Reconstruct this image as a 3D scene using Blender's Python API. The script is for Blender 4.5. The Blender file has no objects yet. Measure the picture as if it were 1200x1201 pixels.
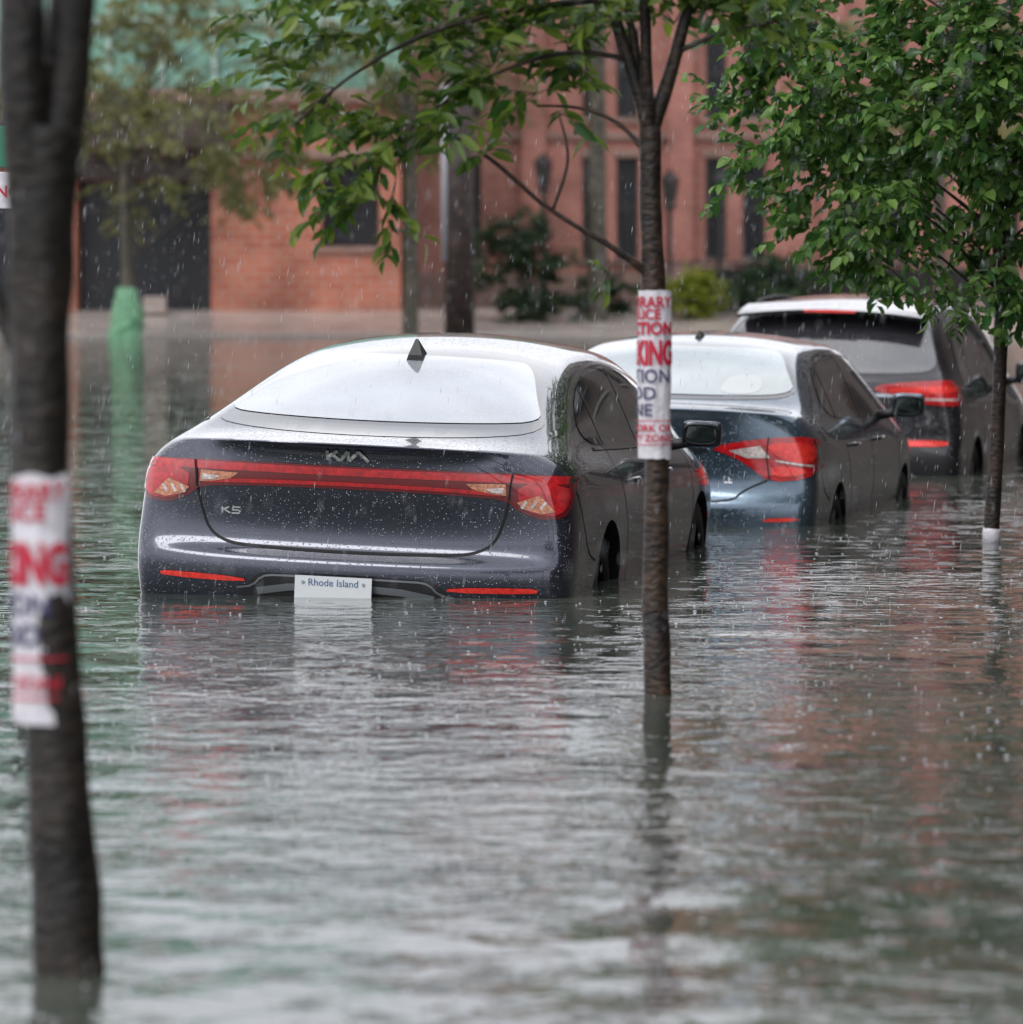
import bpy, bmesh, math, random
import numpy as np
from mathutils import Vector, Matrix, noise
from mathutils.bvhtree import BVHTree
from mathutils.geometry import delaunay_2d_cdt
from mathutils.interpolate import poly_3d_calc
random.seed(7); rng=np.random.default_rng(7)
S=bpy.context.scene
COL=S.collection

# ---------------------------------------------------------------- materials
def nmat(name):
    m=bpy.data.materials.new(name); m.use_nodes=True
    nt=m.node_tree; b=nt.nodes['Principled BSDF']
    return m,nt,b
def setp(b,**k):
    for kk,v in k.items():
        b.inputs[kk.replace('_',' ')].default_value=v
def simple(name,col,rough=.5,metal=0.,coat=0.,ior=1.45,coat_rough=.03,var=.0,vscale=20,bump=0,bscale=60):
    m,nt,b=nmat(name)
    setp(b,Roughness=rough,Metallic=metal,IOR=ior)
    b.inputs['Base Color'].default_value=(*col,1)
    b.inputs['Coat Weight'].default_value=coat
    b.inputs['Coat Roughness'].default_value=coat_rough
    tc=nt.nodes.new('ShaderNodeTexCoord')
    n=nt.nodes.new('ShaderNodeTexNoise'); n.inputs['Scale'].default_value=vscale; n.inputs['Detail'].default_value=6
    nt.links.new(tc.outputs['Object'],n.inputs['Vector'])
    if var>0:
        mr=nt.nodes.new('ShaderNodeMapRange'); mr.inputs[1].default_value=.3; mr.inputs[2].default_value=.7
        mr.inputs[3].default_value=1-var; mr.inputs[4].default_value=1+var
        nt.links.new(n.outputs[0],mr.inputs[0])
        hs=nt.nodes.new('ShaderNodeHueSaturation'); hs.inputs['Color'].default_value=(*col,1)
        nt.links.new(mr.outputs[0],hs.inputs['Value']); nt.links.new(hs.outputs[0],b.inputs['Base Color'])
    if bump>0:
        n2=nt.nodes.new('ShaderNodeTexNoise'); n2.inputs['Scale'].default_value=bscale
        nt.links.new(tc.outputs['Object'],n2.inputs['Vector'])
        bp=nt.nodes.new('ShaderNodeBump'); bp.inputs['Distance'].default_value=bump
        nt.links.new(n2.outputs[0],bp.inputs['Height']); nt.links.new(bp.outputs[0],b.inputs['Normal'])
    return m
def add_drops(m,strength=.0012,scale=120,white=.25,thr=.22):
    """wet rain beads on a surface"""
    nt=m.node_tree; b=nt.nodes['Principled BSDF']
    tc=nt.nodes.new('ShaderNodeTexCoord')
    v=nt.nodes.new('ShaderNodeTexVoronoi'); v.inputs['Scale'].default_value=scale
    nt.links.new(tc.outputs['Object'],v.inputs['Vector'])
    sep=nt.nodes.new('ShaderNodeSeparateColor'); nt.links.new(v.outputs['Color'],sep.inputs[0])
    mul=nt.nodes.new('ShaderNodeMath'); mul.operation='MULTIPLY'; mul.inputs[1].default_value=thr*2
    nt.links.new(sep.outputs[0],mul.inputs[0])
    sub=nt.nodes.new('ShaderNodeMath'); sub.operation='SUBTRACT'; sub.use_clamp=True
    nt.links.new(mul.outputs[0],sub.inputs[0]); nt.links.new(v.outputs['Distance'],sub.inputs[1])
    bp=nt.nodes.new('ShaderNodeBump'); bp.inputs['Distance'].default_value=strength*8; bp.inputs['Strength'].default_value=.8
    nt.links.new(sub.outputs[0],bp.inputs['Height'])
    for o in ('Normal','Coat Normal'): nt.links.new(bp.outputs[0],b.inputs[o])
    mr=nt.nodes.new('ShaderNodeMapRange'); mr.inputs[1].default_value=.05; mr.inputs[2].default_value=.2; mr.inputs[3].default_value=0; mr.inputs[4].default_value=white
    nt.links.new(sub.outputs[0],mr.inputs[0])
    mx=nt.nodes.new('ShaderNodeMix'); mx.data_type='RGBA'
    nt.links.new(mr.outputs[0],mx.inputs[0])
    bc=b.inputs['Base Color']
    if bc.is_linked: nt.links.new(bc.links[0].from_socket,mx.inputs[6])
    else: mx.inputs[6].default_value=bc.default_value
    mx.inputs[7].default_value=(.8,.83,.88,1)
    nt.links.new(mx.outputs[2],bc)
    return m

def brickmat(name,c1,c2,mortar,bw=.22,rh=.075,rough=.8):
    m,nt,b=nmat(name); setp(b,Roughness=rough)
    tc=nt.nodes.new('ShaderNodeTexCoord'); sp=nt.nodes.new('ShaderNodeSeparateXYZ'); cb=nt.nodes.new('ShaderNodeCombineXYZ')
    nt.links.new(tc.outputs['Object'],sp.inputs[0]); nt.links.new(sp.outputs[0],cb.inputs[0]); nt.links.new(sp.outputs[2],cb.inputs[1])
    br=nt.nodes.new('ShaderNodeTexBrick'); nt.links.new(cb.outputs[0],br.inputs['Vector'])
    br.inputs['Scale'].default_value=1; br.inputs['Brick Width'].default_value=bw; br.inputs['Row Height'].default_value=rh
    br.inputs['Mortar Size'].default_value=rh*.10
    br.inputs['Color1'].default_value=(*c1,1); br.inputs['Color2'].default_value=(*c2,1); br.inputs['Mortar'].default_value=(*mortar,1)
    n=nt.nodes.new('ShaderNodeTexNoise'); n.inputs['Scale'].default_value=.9; n.inputs['Detail'].default_value=8
    nt.links.new(tc.outputs['Object'],n.inputs['Vector'])
    mr=nt.nodes.new('ShaderNodeMapRange'); mr.inputs[1].default_value=.3; mr.inputs[2].default_value=.7; mr.inputs[3].default_value=.6; mr.inputs[4].default_value=1.25
    nt.links.new(n.outputs[0],mr.inputs[0])
    hs=nt.nodes.new('ShaderNodeHueSaturation'); nt.links.new(br.outputs[0],hs.inputs['Color']); nt.links.new(mr.outputs[0],hs.inputs['Value'])
    nt.links.new(hs.outputs[0],b.inputs['Base Color'])
    return m

def leafmat(name,c,c2,trans=.35,rough=.35):
    m,nt,b=nmat(name)
    at=nt.nodes.new('ShaderNodeAttribute'); at.attribute_name='rnd'
    mx=nt.nodes.new('ShaderNodeMix'); mx.data_type='RGBA'
    mx.inputs[6].default_value=(*c,1); mx.inputs[7].default_value=(*c2,1)
    nt.links.new(at.outputs['Fac'],mx.inputs[0]); nt.links.new(mx.outputs[2],b.inputs['Base Color'])
    setp(b,Roughness=rough,IOR=1.4)
    tr=nt.nodes.new('ShaderNodeBsdfTranslucent')
    hs=nt.nodes.new('ShaderNodeHueSaturation'); hs.inputs['Value'].default_value=1.6; hs.inputs['Saturation'].default_value=1.1
    nt.links.new(mx.outputs[2],hs.inputs['Color']); nt.links.new(hs.outputs[0],tr.inputs[0])
    ms=nt.nodes.new('ShaderNodeMixShader'); ms.inputs[0].default_value=trans
    nt.links.new(b.outputs[0],ms.inputs[1]); nt.links.new(tr.outputs[0],ms.inputs[2])
    nt.links.new(ms.outputs[0],nt.nodes['Material Output'].inputs[0])
    return m

def barkmat(name,c,c2):
    m,nt,b=nmat(name); setp(b,Roughness=.5)
    tc=nt.nodes.new('ShaderNodeTexCoord'); mp=nt.nodes.new('ShaderNodeMapping'); mp.inputs['Scale'].default_value=(30,30,55)
    nt.links.new(tc.outputs['Object'],mp.inputs[0])
    n=nt.nodes.new('ShaderNodeTexNoise'); n.inputs['Scale'].default_value=1; n.inputs['Detail'].default_value=8; nt.links.new(mp.outputs[0],n.inputs['Vector'])
    n3=nt.nodes.new('ShaderNodeTexNoise'); n3.inputs['Scale'].default_value=6; n3.inputs['Detail'].default_value=5; nt.links.new(tc.outputs['Object'],n3.inputs['Vector'])
    ad=nt.nodes.new('ShaderNodeMath'); ad.operation='MULTIPLY'; nt.links.new(n.outputs[0],ad.inputs[0]); nt.links.new(n3.outputs[0],ad.inputs[1])
    r=nt.nodes.new('ShaderNodeValToRGB'); r.color_ramp.elements[0].position=.18; r.color_ramp.elements[1].position=.38
    r.color_ramp.elements[0].color=(*c,1); r.color_ramp.elements[1].color=(*c2,1)
    nt.links.new(ad.outputs[0],r.inputs[0]); nt.links.new(r.outputs[0],b.inputs['Base Color'])
    bp=nt.nodes.new('ShaderNodeBump'); bp.inputs['Distance'].default_value=.010; nt.links.new(n.outputs[0],bp.inputs['Height']); nt.links.new(bp.outputs[0],b.inputs['Normal'])
    return m

M={}
M['paintA']=add_drops(simple('paint_graphite',(.042,.047,.068),.20,.75,1.0,coat_rough=.01),.0011,115,.30,.21)
M['paintB']=add_drops(simple('paint_slate_blue',(.085,.125,.17),.24,.75,1.0,coat_rough=.01),.0010,100,.25,.20)
M['paintC']=add_drops(simple('paint_dark_grey',(.018,.016,.021),.26,.5,1.0,coat_rough=.01),.0010,90,.2,.20)
M['blackgloss']=simple('black_gloss',(.010,.010,.012),.12,0,1)
M['blackplastic']=simple('black_plastic',(.015,.015,.017),.45)
M['gap']=simple('shut_line',(.004,.004,.005),.7)
M['chrome']=simple('chrome',(.75,.76,.78),.12,1.)
M['satin']=simple('satin_silver',(.30,.32,.35),.3,.9)
M['rearglass']=add_drops(simple('wet_rear_glass',(.33,.36,.39),.05,0,1,ior=2.3,var=.2,vscale=2.2),.0004,150,.25,.16)  # grey base adds painted sky reflection to the wet film and beads
M['rearglassB']=add_drops(simple('wet_rear_glass_b',(.27,.33,.34),.05,0,1,ior=2.1,var=.25,vscale=2.5),.0004,150,.25,.16)  # pale base again carries some of the white sky reflection
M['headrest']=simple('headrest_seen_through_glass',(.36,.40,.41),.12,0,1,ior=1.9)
M['sideglass']=simple('side_glass',(.010,.018,.016),.03,0,1,ior=1.7)
M['hatchglass']=add_drops(simple('hatch_glass',(.03,.03,.035),.06,0,1,ior=2.1),.0004,140,.3,.16)
M['red']=simple('red_lens',(.42,.009,.013),.12,0,1,var=.35,vscale=40)
M['darkred']=simple('dark_red_lens',(.13,.003,.006),.1,0,1)
M['redbright']=simple('red_reflector',(.78,.03,.02),.25,.2,1,var=.3,vscale=60)
M['amber']=simple('amber_lens',(.50,.20,.11),.2,.1,1,var=.5,vscale=90)
M['clearlens']=simple('clear_lens',(.6,.52,.50),.15,.3,1,var=.4,vscale=70)
M['plate']=simple('plate_white',(.60,.63,.65),.35)
M['plateblue']=simple('plate_blue',(.05,.10,.25),.4)
M['rubber']=simple('rubber',(.012,.012,.012),.6)
M['rim']=simple('alloy',(.3,.31,.33),.3,.9)
M['mirror']=simple('mirror_glass',(.13,.16,.155),.05,1.)
M['paper']=simple('wet_paper',(.66,.64,.69),.4,var=.14,vscale=14,bump=.008,bscale=22)
M['inkred']=simple('ink_red',(.52,.012,.045),.5)
M['inkblue']=simple('ink_blue',(.05,.055,.14),.5)

# ---------------------------------------------------------------- helpers
def empty(name,loc=(0,0,0),rot=(0,0,0)):
    e=bpy.data.objects.new(name,None); COL.objects.link(e); e.location=loc; e.rotation_euler=rot; e.empty_display_size=.3
    return e
def mobj(name,verts,faces,mats,parent=None,smooth=False,fm=None,link=True):
    me=bpy.data.meshes.new(name)
    me.from_pydata([tuple(v) for v in verts],[],[tuple(f) for f in faces])
    if not isinstance(mats,(list,tuple)): mats=[mats]
    for m in mats: me.materials.append(m)
    if fm is not None: me.polygons.foreach_set('material_index',np.array(fm,dtype=np.int32))
    if smooth: me.polygons.foreach_set('use_smooth',np.ones(len(me.polygons),dtype=bool))
    me.update()
    o=bpy.data.objects.new(name,me)
    if link: COL.objects.link(o)
    if parent: o.parent=parent
    return o
def box_vf(x0,x1,y0,y1,z0,z1):
    v=[(x0,y0,z0),(x1,y0,z0),(x1,y1,z0),(x0,y1,z0),(x0,y0,z1),(x1,y0,z1),(x1,y1,z1),(x0,y1,z1)]
    f=[(0,3,2,1),(4,5,6,7),(0,1,5,4),(1,2,6,5),(2,3,7,6),(3,0,4,7)]
    return v,f
class Acc:
    def __init__(s): s.v=[]; s.f=[]
    def add(s,v,f):
        n=len(s.v); s.v+= [tuple(a) for a in v]; s.f+=[tuple(i+n for i in q) for q in f]
    def box(s,*a): s.add(*box_vf(*a))
    def tube(s,pts,rad,sides=8,cap=True,wob=0):
        pts=[Vector(p) for p in pts]; n0=len(s.v); N=len(pts)
        ref=Vector((1,.13,.07)).normalized()
        for i,p in enumerate(pts):
            t=(pts[min(i+1,N-1)]-pts[max(i-1,0)]).normalized()
            a=ref-t*ref.dot(t)
            if a.length<.2: a=Vector((0,1,0))-t*t.y
            a.normalize(); b=t.cross(a); ref=a
            for k in range(sides):
                an=2*math.pi*k/sides
                d=a*math.cos(an)+b*math.sin(an)
                r=rad[i]
                if wob: r*=1+wob*noise.noise((p*9+d*1.3))
                s.v.append(tuple(p+d*r))
        for i in range(N-1):
            for k in range(sides):
                k2=(k+1)%sides
                s.f.append((n0+i*sides+k,n0+i*sides+k2,n0+(i+1)*sides+k2,n0+(i+1)*sides+k))
        if cap:
            s.f.append(tuple(n0+k for k in range(sides))[::-1]); s.f.append(tuple(n0+(N-1)*sides+k for k in range(sides)))
    def obj(s,name,mats,parent=None,smooth=False): return mobj(name,s.v,s.f,mats,parent,smooth)
def bevel_obj(o,w=.01,seg=2):
    bm=bmesh.new(); bm.from_mesh(o.data)
    bmesh.ops.bevel(bm,geom=bm.edges[:],offset=w,segments=seg,affect='EDGES',profile=.5,clamp_overlap=True)
    bm.to_mesh(o.data); bm.free(); return o
def catmull(P,n=6):
    P=[Vector(p) for p in P]; out=[]
    for i in range(len(P)-1):
        p0=P[max(i-1,0)];p1=P[i];p2=P[i+1];p3=P[min(i+2,len(P)-1)]
        for k in range(n):
            t=k/n
            out.append(.5*((2*p1)+(p2-p0)*t+(2*p0-5*p1+4*p2-p3)*t*t+(3*p1-p0-3*p2+p3)*t**3))
    out.append(P[-1]); return out
def chaikin(P,it=2,closed=True,q=.25):
    P=[Vector(p) for p in P]
    for _ in range(it):
        Q=[]; n=len(P)
        rngi=range(n) if closed else range(n-1)
        if not closed: Q.append(P[0])
        for i in rngi:
            a=P[i]; b=P[(i+1)%n]
            Q.append(a*(1-q)+b*q); Q.append(a*q+b*(1-q))
        if not closed: Q.append(P[-1])
        P=Q
    return P
def text_vf(s,size,offset=0.0,align='CENTER',shear=0,sx=1):
    cu=bpy.data.curves.new('t','FONT'); cu.body=s; cu.size=size; cu.align_x=align; cu.offset=offset; cu.shear=shear; cu.resolution_u=4
    o=bpy.data.objects.new('t',cu); COL.objects.link(o)
    bpy.context.view_layer.update()
    dg=bpy.context.evaluated_depsgraph_get()
    me=bpy.data.meshes.new_from_object(o.evaluated_get(dg))
    v=[(a.co.x*sx,a.co.y) for a in me.vertices]; f=[tuple(p.vertices) for p in me.polygons]
    bpy.data.objects.remove(o); bpy.data.curves.remove(cu); bpy.data.meshes.remove(me)
    return v,f
def lerp(a,b,t): return a+(b-a)*t

# ---------------------------------------------------------------- car body
FS=[-1,-.86,-.6,-.3,0,.3,.6,.86,1]
class Car:
    def __init__(s,name,loc,yaw,roll,paint,cfg):
        s.e=empty(name,loc,(0,math.radians(roll),-math.radians(yaw)))
        s.paint=paint; s.cfg=cfg; s.build()
    def build(s):
        c=s.cfg; st=c['st']; N=len(st); side=[]
        for i,(sy,xb,zb,xbelt,zbelt,xw,zsh,zc) in enumerate(st):
            rows=[(xb,sy,zb),((xb+xbelt)/2+.012,sy,(zb+zbelt)/2),(xbelt,sy,zbelt),(xw-.018,sy,zsh),(xw,sy,.70),(xw-.008,sy,.5),(xw-.05,sy,.22)]
            side.append(rows)
        side[0]=c['rearcorner']; side[-1]=c['frontcorner']
        rc=c['rear_c']; fc=c['front_c']
        def row(cen,bor,p,px=1.0):
            out=[]
            for f in FS:
                a=abs(f)**p
                out.append((bor[0]*f,lerp(cen[0],bor[1],a),lerp(cen[1],bor[2],a)))
            return out
        top=[]
        for j in range(6,-1,-1): top.append(row(rc[j],side[0][j],2.8))
        for i in range(1,N-1): top.append(row((c.get('top_s',{}).get(i,st[i][0]),st[i][7]),side[i][0],2.3))
        for j in range(0,7): top.append(row(fc[j],side[-1][j],2.4))
        bm=bmesh.new()
        def q(a,b,cc,d):
            try: bm.faces.new([bm.verts.new(p) for p in (a,b,cc,d)])
            except: pass
        for r in range(len(top)-1):
            for k in range(8):
                q(top[r][k],top[r][k+1],top[r+1][k+1],top[r+1][k])
        for sg in (1,-1):
            for i in range(N-1):
                for j in range(6):
                    P=[side[i][j],side[i][j+1],side[i+1][j+1],side[i+1][j]]
                    P=[(a*sg,b,cc) for a,b,cc in P]
                    if sg<0: P=P[::-1]
                    q(*P)
        bot=[top[0]]+[[(side[i][6][0]*f,side[i][6][1],side[i][6][2]) for f in FS] for i in range(1,N-1)]+[top[-1]]
        for i in range(N-1):
            for k in range(8): q(bot[i][k+1],bot[i][k],bot[i+1][k],bot[i+1][k+1])
        bmesh.ops.remove_doubles(bm,verts=bm.verts[:],dist=1e-4)
        bmesh.ops.recalc_face_normals(bm,faces=bm.faces[:])
        cl=bm.edges.layers.float.new('crease_edge')
        lips={tuple(round(v,4) for v in p) for p in top[6]}
        ledge={tuple(round(v,4) for v in p) for p in top[1]}
        for e in bm.edges:
            a=tuple(round(v,4) for v in e.verts[0].co); b=tuple(round(v,4) for v in e.verts[1].co)
            if a in lips and b in lips: e[cl]=c.get('lipcrease',.75)
            if a in ledge and b in ledge: e[cl]=.4
        me=bpy.data.meshes.new('body'); bm.to_mesh(me); bm.free()
        o=bpy.data.objects.new('body',me); COL.objects.link(o)
        md=o.modifiers.new('s','SUBSURF'); md.levels=3; md.render_levels=3
        bpy.context.view_layer.update()
        dg=bpy.context.evaluated_depsgraph_get()
        dense=bpy.data.meshes.new_from_object(o.evaluated_get(dg))
        o.modifiers.clear(); o.data=dense
        s.V=[v.co.copy() for v in dense.vertices]; s.F=[tuple(p.vertices) for p in dense.polygons]
        s.Nm=[v.normal.copy() for v in dense.vertices]
        s.bvh=BVHTree.FromPolygons(s.V,s.F)
        A=Acc(); R=c['wr']+.045
        for wy in c['wheels']:
            for sg in (1,-1):
                x0,x1=(.55,1.2) if sg>0 else (-1.2,-.55)
                A.tube([(x0,wy,c['wr']),(x1,wy,c['wr'])],[R,R],48)
        cut=A.obj('cut',M['gap'])
        bmx=bmesh.new(); bmx.from_mesh(cut.data); bmesh.ops.recalc_face_normals(bmx,faces=bmx.faces[:]); bmx.to_mesh(cut.data); bmx.free()
        o.data.materials.clear(); o.data.materials.append(s.paint); o.data.materials.append(M['gap'])
        cut.data.materials.clear(); cut.data.materials.append(s.paint); cut.data.materials.append(M['gap'])
        for p in cut.data.polygons: p.material_index=1
        mb=o.modifiers.new('b','BOOLEAN'); mb.operation='DIFFERENCE'; mb.object=cut; mb.solver='EXACT'
        bpy.context.view_layer.update(); dg=bpy.context.evaluated_depsgraph_get()
        fin=bpy.data.meshes.new_from_object(o.evaluated_get(dg)); o.modifiers.clear()
        if len(fin.polygons)>1000: o.data=fin
        bpy.data.objects.remove(cut)
        o.data.polygons.foreach_set('use_smooth',np.ones(len(o.data.polygons),dtype=bool))
        o.data.set_sharp_from_angle(angle=math.radians(38))
        o.name='body'; o.parent=s.e
        for k,wy in enumerate(c['wheels']):
            for sg in (1,-1): s.wheel(wy,sg)
    def wheel(s,wy,sg):
        R=s.cfg['wr']; x=s.cfg['track']*sg; n=40
        prof=[(.0-.1,R*.62),(-.1,R*.95),(-.07,R),(.07,R),(.1,R*.95),(.105,R*.7),(.09,R*.66)]
        v=[];f=[]
        for k in range(n):
            a=2*math.pi*k/n
            for px,pr in prof: v.append((x+px*sg,wy+pr*math.cos(a),R+pr*math.sin(a)))
        m=len(prof)
        for k in range(n):
            for j in range(m-1): f.append((k*m+j,k*m+j+1,((k+1)%n)*m+j+1,((k+1)%n)*m+j))
        mobj('tyre',v,f,M['rubber'],s.e,True)
        A=Acc()
        for k in range(5):
            for d in (-.12,.12):
                a=2*math.pi*k/5+.3
                A.tube([(x+.07*sg,wy+.05*math.cos(a),R+.05*math.sin(a)),(x+.085*sg,wy+R*.66*math.cos(a+d),R+R*.66*math.sin(a+d))],[.022,.014],6)
        A.tube([(x+.05*sg,wy,R),(x+.09*sg,wy,R)],[.06,.05],16)
        A.obj('rim',M['rim'],s.e,True)
    def hit(s,a,b,axis):
        if axis=='rear': o=Vector((a,-2,b)); d=Vector((0,1,0))
        elif axis=='right': o=Vector((3,a,b)); d=Vector((-1,0,0))
        elif axis=='left': o=Vector((-3,a,b)); d=Vector((1,0,0))
        elif axis=='top': o=Vector((a,b,4)); d=Vector((0,0,-1))
        loc,n,idx,dist=s.bvh.ray_cast(o,d)
        if loc is None:
            loc,n,idx,dist=s.bvh.find_nearest(o+d*2.2)
        f=s.F[idx]; w=poly_3d_calc([s.V[i] for i in f],loc)
        nn=Vector((0,0,0))
        for i,ww in zip(f,w): nn+=s.Nm[i]*ww
        nn.normalize()
        return loc,nn
    def patch(s,name,outline,axis,mat,off=.003,res=.03,smooth=2,q=.25,skirt=True):
        P=[Vector((p[0],p[1])) for p in outline]
        if smooth: P=chaikin(P,smooth,True,q)
        Q=[]
        n=len(P)
        for i in range(n):
            a=P[i]; b=P[(i+1)%n]; L=(b-a).length
            k=max(1,int(math.ceil(L/res)))
            for j in range(k): Q.append(a.lerp(b,j/k))
        P=Q; n=len(P)
        def inside(x,y):
            c=False; j=n-1
            for i in range(n):
                xi,yi=P[i]; xj,yj=P[j]
                if (yi>y)!=(yj>y) and x<(xj-xi)*(y-yi)/(yj-yi+1e-12)+xi: c=not c
                j=i
            return c
        xs=[p.x for p in P]; ys=[p.y for p in P]
        pts=list(P)
        y=min(ys)+res*.5
        while y<max(ys):
            x=min(xs)+res*.5
            while x<max(xs):
                if inside(x,y) and min((Vector((x,y))-p).length_squared for p in P)>(res*.45)**2: pts.append(Vector((x,y)))
                x+=res
            y+=res
        r=delaunay_2d_cdt(pts,[(i,(i+1)%n) for i in range(n)],[],1,1e-6)
        v2,_,faces=r[0],r[1],r[2]
        V=[];NN=[]
        for p in v2:
            loc,nn=s.hit(p.x,p.y,axis)
            V.append(loc+nn*off); NN.append(nn)
        F=[]
        for f in faces:
            f=list(f)
            nrm=(V[f[1]]-V[f[0]]).cross(V[f[2]]-V[f[0]])
            if nrm.dot(NN[f[0]])<0: f=f[::-1]
            F.append(tuple(f))
        if skirt:
            from collections import Counter
            ec=Counter(); od={}
            for f in F:
                for k in range(len(f)):
                    e=(f[k],f[(k+1)%len(f)]); ec[tuple(sorted(e))]+=1; od[tuple(sorted(e))]=e
            for e,cn in ec.items():
                if cn==1:
                    a,b=od[e]; k=len(V)
                    V+= [V[a].copy(),V[b].copy(),V[b]-NN[b]*(off+.004),V[a]-NN[a]*(off+.004)]
                    nrm=((V[a]-V[b])).cross(NN[a])*1
                    NN+= [nrm.normalized()]*4
                    F.append((k+1,k,k+3,k+2))
        o=mobj(name,V,F,mat,s.e,True)
        o.data.normals_split_custom_set_from_vertices([tuple(x) for x in NN])
        return o
    def strip(s,name,line,axis,mat,w=.006,off=.0015,smooth=2,res=.03,closed=False):
        P=[Vector((p[0],p[1])) for p in line]
        if smooth: P=chaikin(P,smooth,closed)
        Q=[]; n=len(P)
        for i in range(n if closed else n-1):
            a=P[i]; b=P[(i+1)%n]; k=max(1,int(math.ceil((b-a).length/res)))
            for j in range(k): Q.append(a.lerp(b,j/k))
        if not closed: Q.append(P[-1])
        V=[];NN=[];F=[]; n=len(Q)
        for i,p in enumerate(Q):
            a=Q[i-1] if (i>0 or closed) else Q[0]; b=Q[(i+1)%n] if (i<n-1 or closed) else Q[-1]
            t=(b-a).normalized(); nn=Vector((-t.y,t.x))
            for sg in (-1,1):
                pp=p+nn*(w/2*sg); loc,nv=s.hit(pp.x,pp.y,axis); V.append(loc+nv*off); NN.append(nv)
        for i in range(n if closed else n-1):
            a=2*i;b=2*i+1;c=2*((i+1)%n)+1;d=2*((i+1)%n)
            f=(a,b,c,d)
            if (V[b]-V[a]).cross(V[d]-V[a]).dot(NN[a])<0: f=f[::-1]
            F.append(f)
        o=mobj(name,V,F,mat,s.e,True)
        o.data.normals_split_custom_set_from_vertices([tuple(x) for x in NN])
        return o
    def both(s,fn,name,pts,mat,axis='rear',**k):
        if axis=='rear':
            fn(name,pts,'rear',mat,**k); fn(name,[(-a,b) for a,b in pts],'rear',mat,**k)
        else:
            fn(name,pts,'right',mat,**k); fn(name,pts,'left',mat,**k)
    def decal(s,name,vf,at,axis,mat,off=.004):
        v,f=vf; V=[];
        for a,b in v:
            loc,nn=s.hit(at[0]+a,at[1]+b,axis); V.append(loc+nn*off)
        return mobj(name,V,f,mat,s.e)
    def handle(s,hy,z=.87):
        for sg,ax in ((1,'right'),(-1,'left')):
            pts=[]
            for d,o in ((-.11,-.006),(-.08,.022),(.08,.022),(.11,-.006)):
                loc,nn=s.hit(hy+d,z,ax); pts.append(loc+Vector((sg*o,0,0)))
            Hh=Acc(); Hh.tube(pts,[.008,.011,.011,.008],8); Hh.obj('door_handle',M['blackgloss'],s.e,True)
    def mirrors(s,sy,z,x,w=.20,h=.135):
        for sg in (1,-1):
            bm=bmesh.new(); bmesh.ops.create_cube(bm,size=1)
            for v in bm.verts:
                fr=v.co.y>0
                v.co.x*=w*(.72 if fr else 1); v.co.z*=h*(.6 if fr else 1); v.co.y*=.15
            bmesh.ops.subdivide_edges(bm,edges=bm.edges[:],cuts=2,use_grid_fill=True)
            me=bpy.data.meshes.new('mirror_housing'); bm.to_mesh(me); bm.free()
            o=bpy.data.objects.new('mirror_housing',me); COL.objects.link(o); o.parent=s.e; o.location=(x*sg,sy,z); me.materials.append(s.paint)
            md=o.modifiers.new('s','SUBSURF'); md.levels=2; md.render_levels=2
            for p in me.polygons: p.use_smooth=True
            pts=[]; n=28
            for k in range(n):
                a=2*math.pi*k/n; ca,sa=math.cos(a),math.sin(a)
                pts.append((x*sg+(abs(ca)**.6)*math.copysign(1,ca)*w*.36,sy-.084-.008*sa,z+(abs(sa)**.6)*math.copysign(1,sa)*h*.31))
            mobj('mirror_glass',pts,[tuple(range(n))],M['mirror'],s.e)
            pts2=[(px+(px-x*sg)*.24,sy-.070,pz+(pz-z)*.30) for px,py,pz in pts]
            V2=pts2+[(px+(px-x*sg)*.10,py-.004,pz+(pz-z)*.12) for px,py,pz in pts]
            F2=[(k,(k+1)%n,n+(k+1)%n,n+k) for k in range(n)]
            V2+=[(px,py+.003,pz) for px,py,pz in pts]; F2+=[(n+k,n+(k+1)%n,2*n+(k+1)%n,2*n+k) for k in range(n)]
            mobj('mirror_rim',V2,F2,M['blackplastic'],s.e)
            A=Acc(); A.tube([((x-.07)*sg,sy+.02,z-.045),((x-.2)*sg,sy+.05,z-.07)],[.025,.03],8); A.obj('mirror_arm',M['blackplastic'],s.e,True)

# ---- sedan A (fastback, graphite)
cfgA=dict(wr=.34,track=.80,wheels=(1.08,3.93),
 st=[(0,)*8,
 (.36,.775,1.07,.895,.985,.955,.92,1.075),
 (.58,.735,1.125,.885,1.0,.955,.92,1.14),
 (.95,.685,1.225,.865,1.005,.955,.91,1.275),
 (1.4,.640,1.325,.850,.995,.95,.90,1.41),
 (1.9,.615,1.39,.838,.985,.94,.89,1.468),
 (2.5,.61,1.41,.83,.97,.93,.88,1.49),
 (3.1,.615,1.38,.83,.96,.93,.87,1.46),
 (3.6,.655,1.255,.83,.95,.93,.86,1.32),
 (4.05,.71,1.04,.835,.935,.928,.85,1.08),
 (4.5,.69,.93,.83,.84,.91,.78,1.0),
 (0,)*8],
 rearcorner=[(.81,.20,1.03),(.855,.17,1.00),(.90,.145,.955),(.93,.13,.88),(.95,.125,.66),(.965,.09,.55),(.93,.12,.22)],
 frontcorner=[(.60,4.70,.83),(.66,4.71,.80),(.72,4.72,.76),(.78,4.72,.70),(.82,4.72,.6),(.82,4.7,.45),(.78,4.68,.22)],
 rear_c=[(-.015,1.052),(.035,1.01),(.045,.955),(.05,.86),(.125,.60),(-.01,.555),(.04,.22)],
 front_c=[(4.78,.90),(4.85,.85),(4.88,.79),(4.90,.71),(4.90,.58),(4.88,.42),(4.82,.2)],
 top_s={1:.30,2:.52})
YA=22.2
A=Car('parked_car',(-.72,YA-.02,-.405),10.5,2.3,M['paintA'],cfgA)
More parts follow.
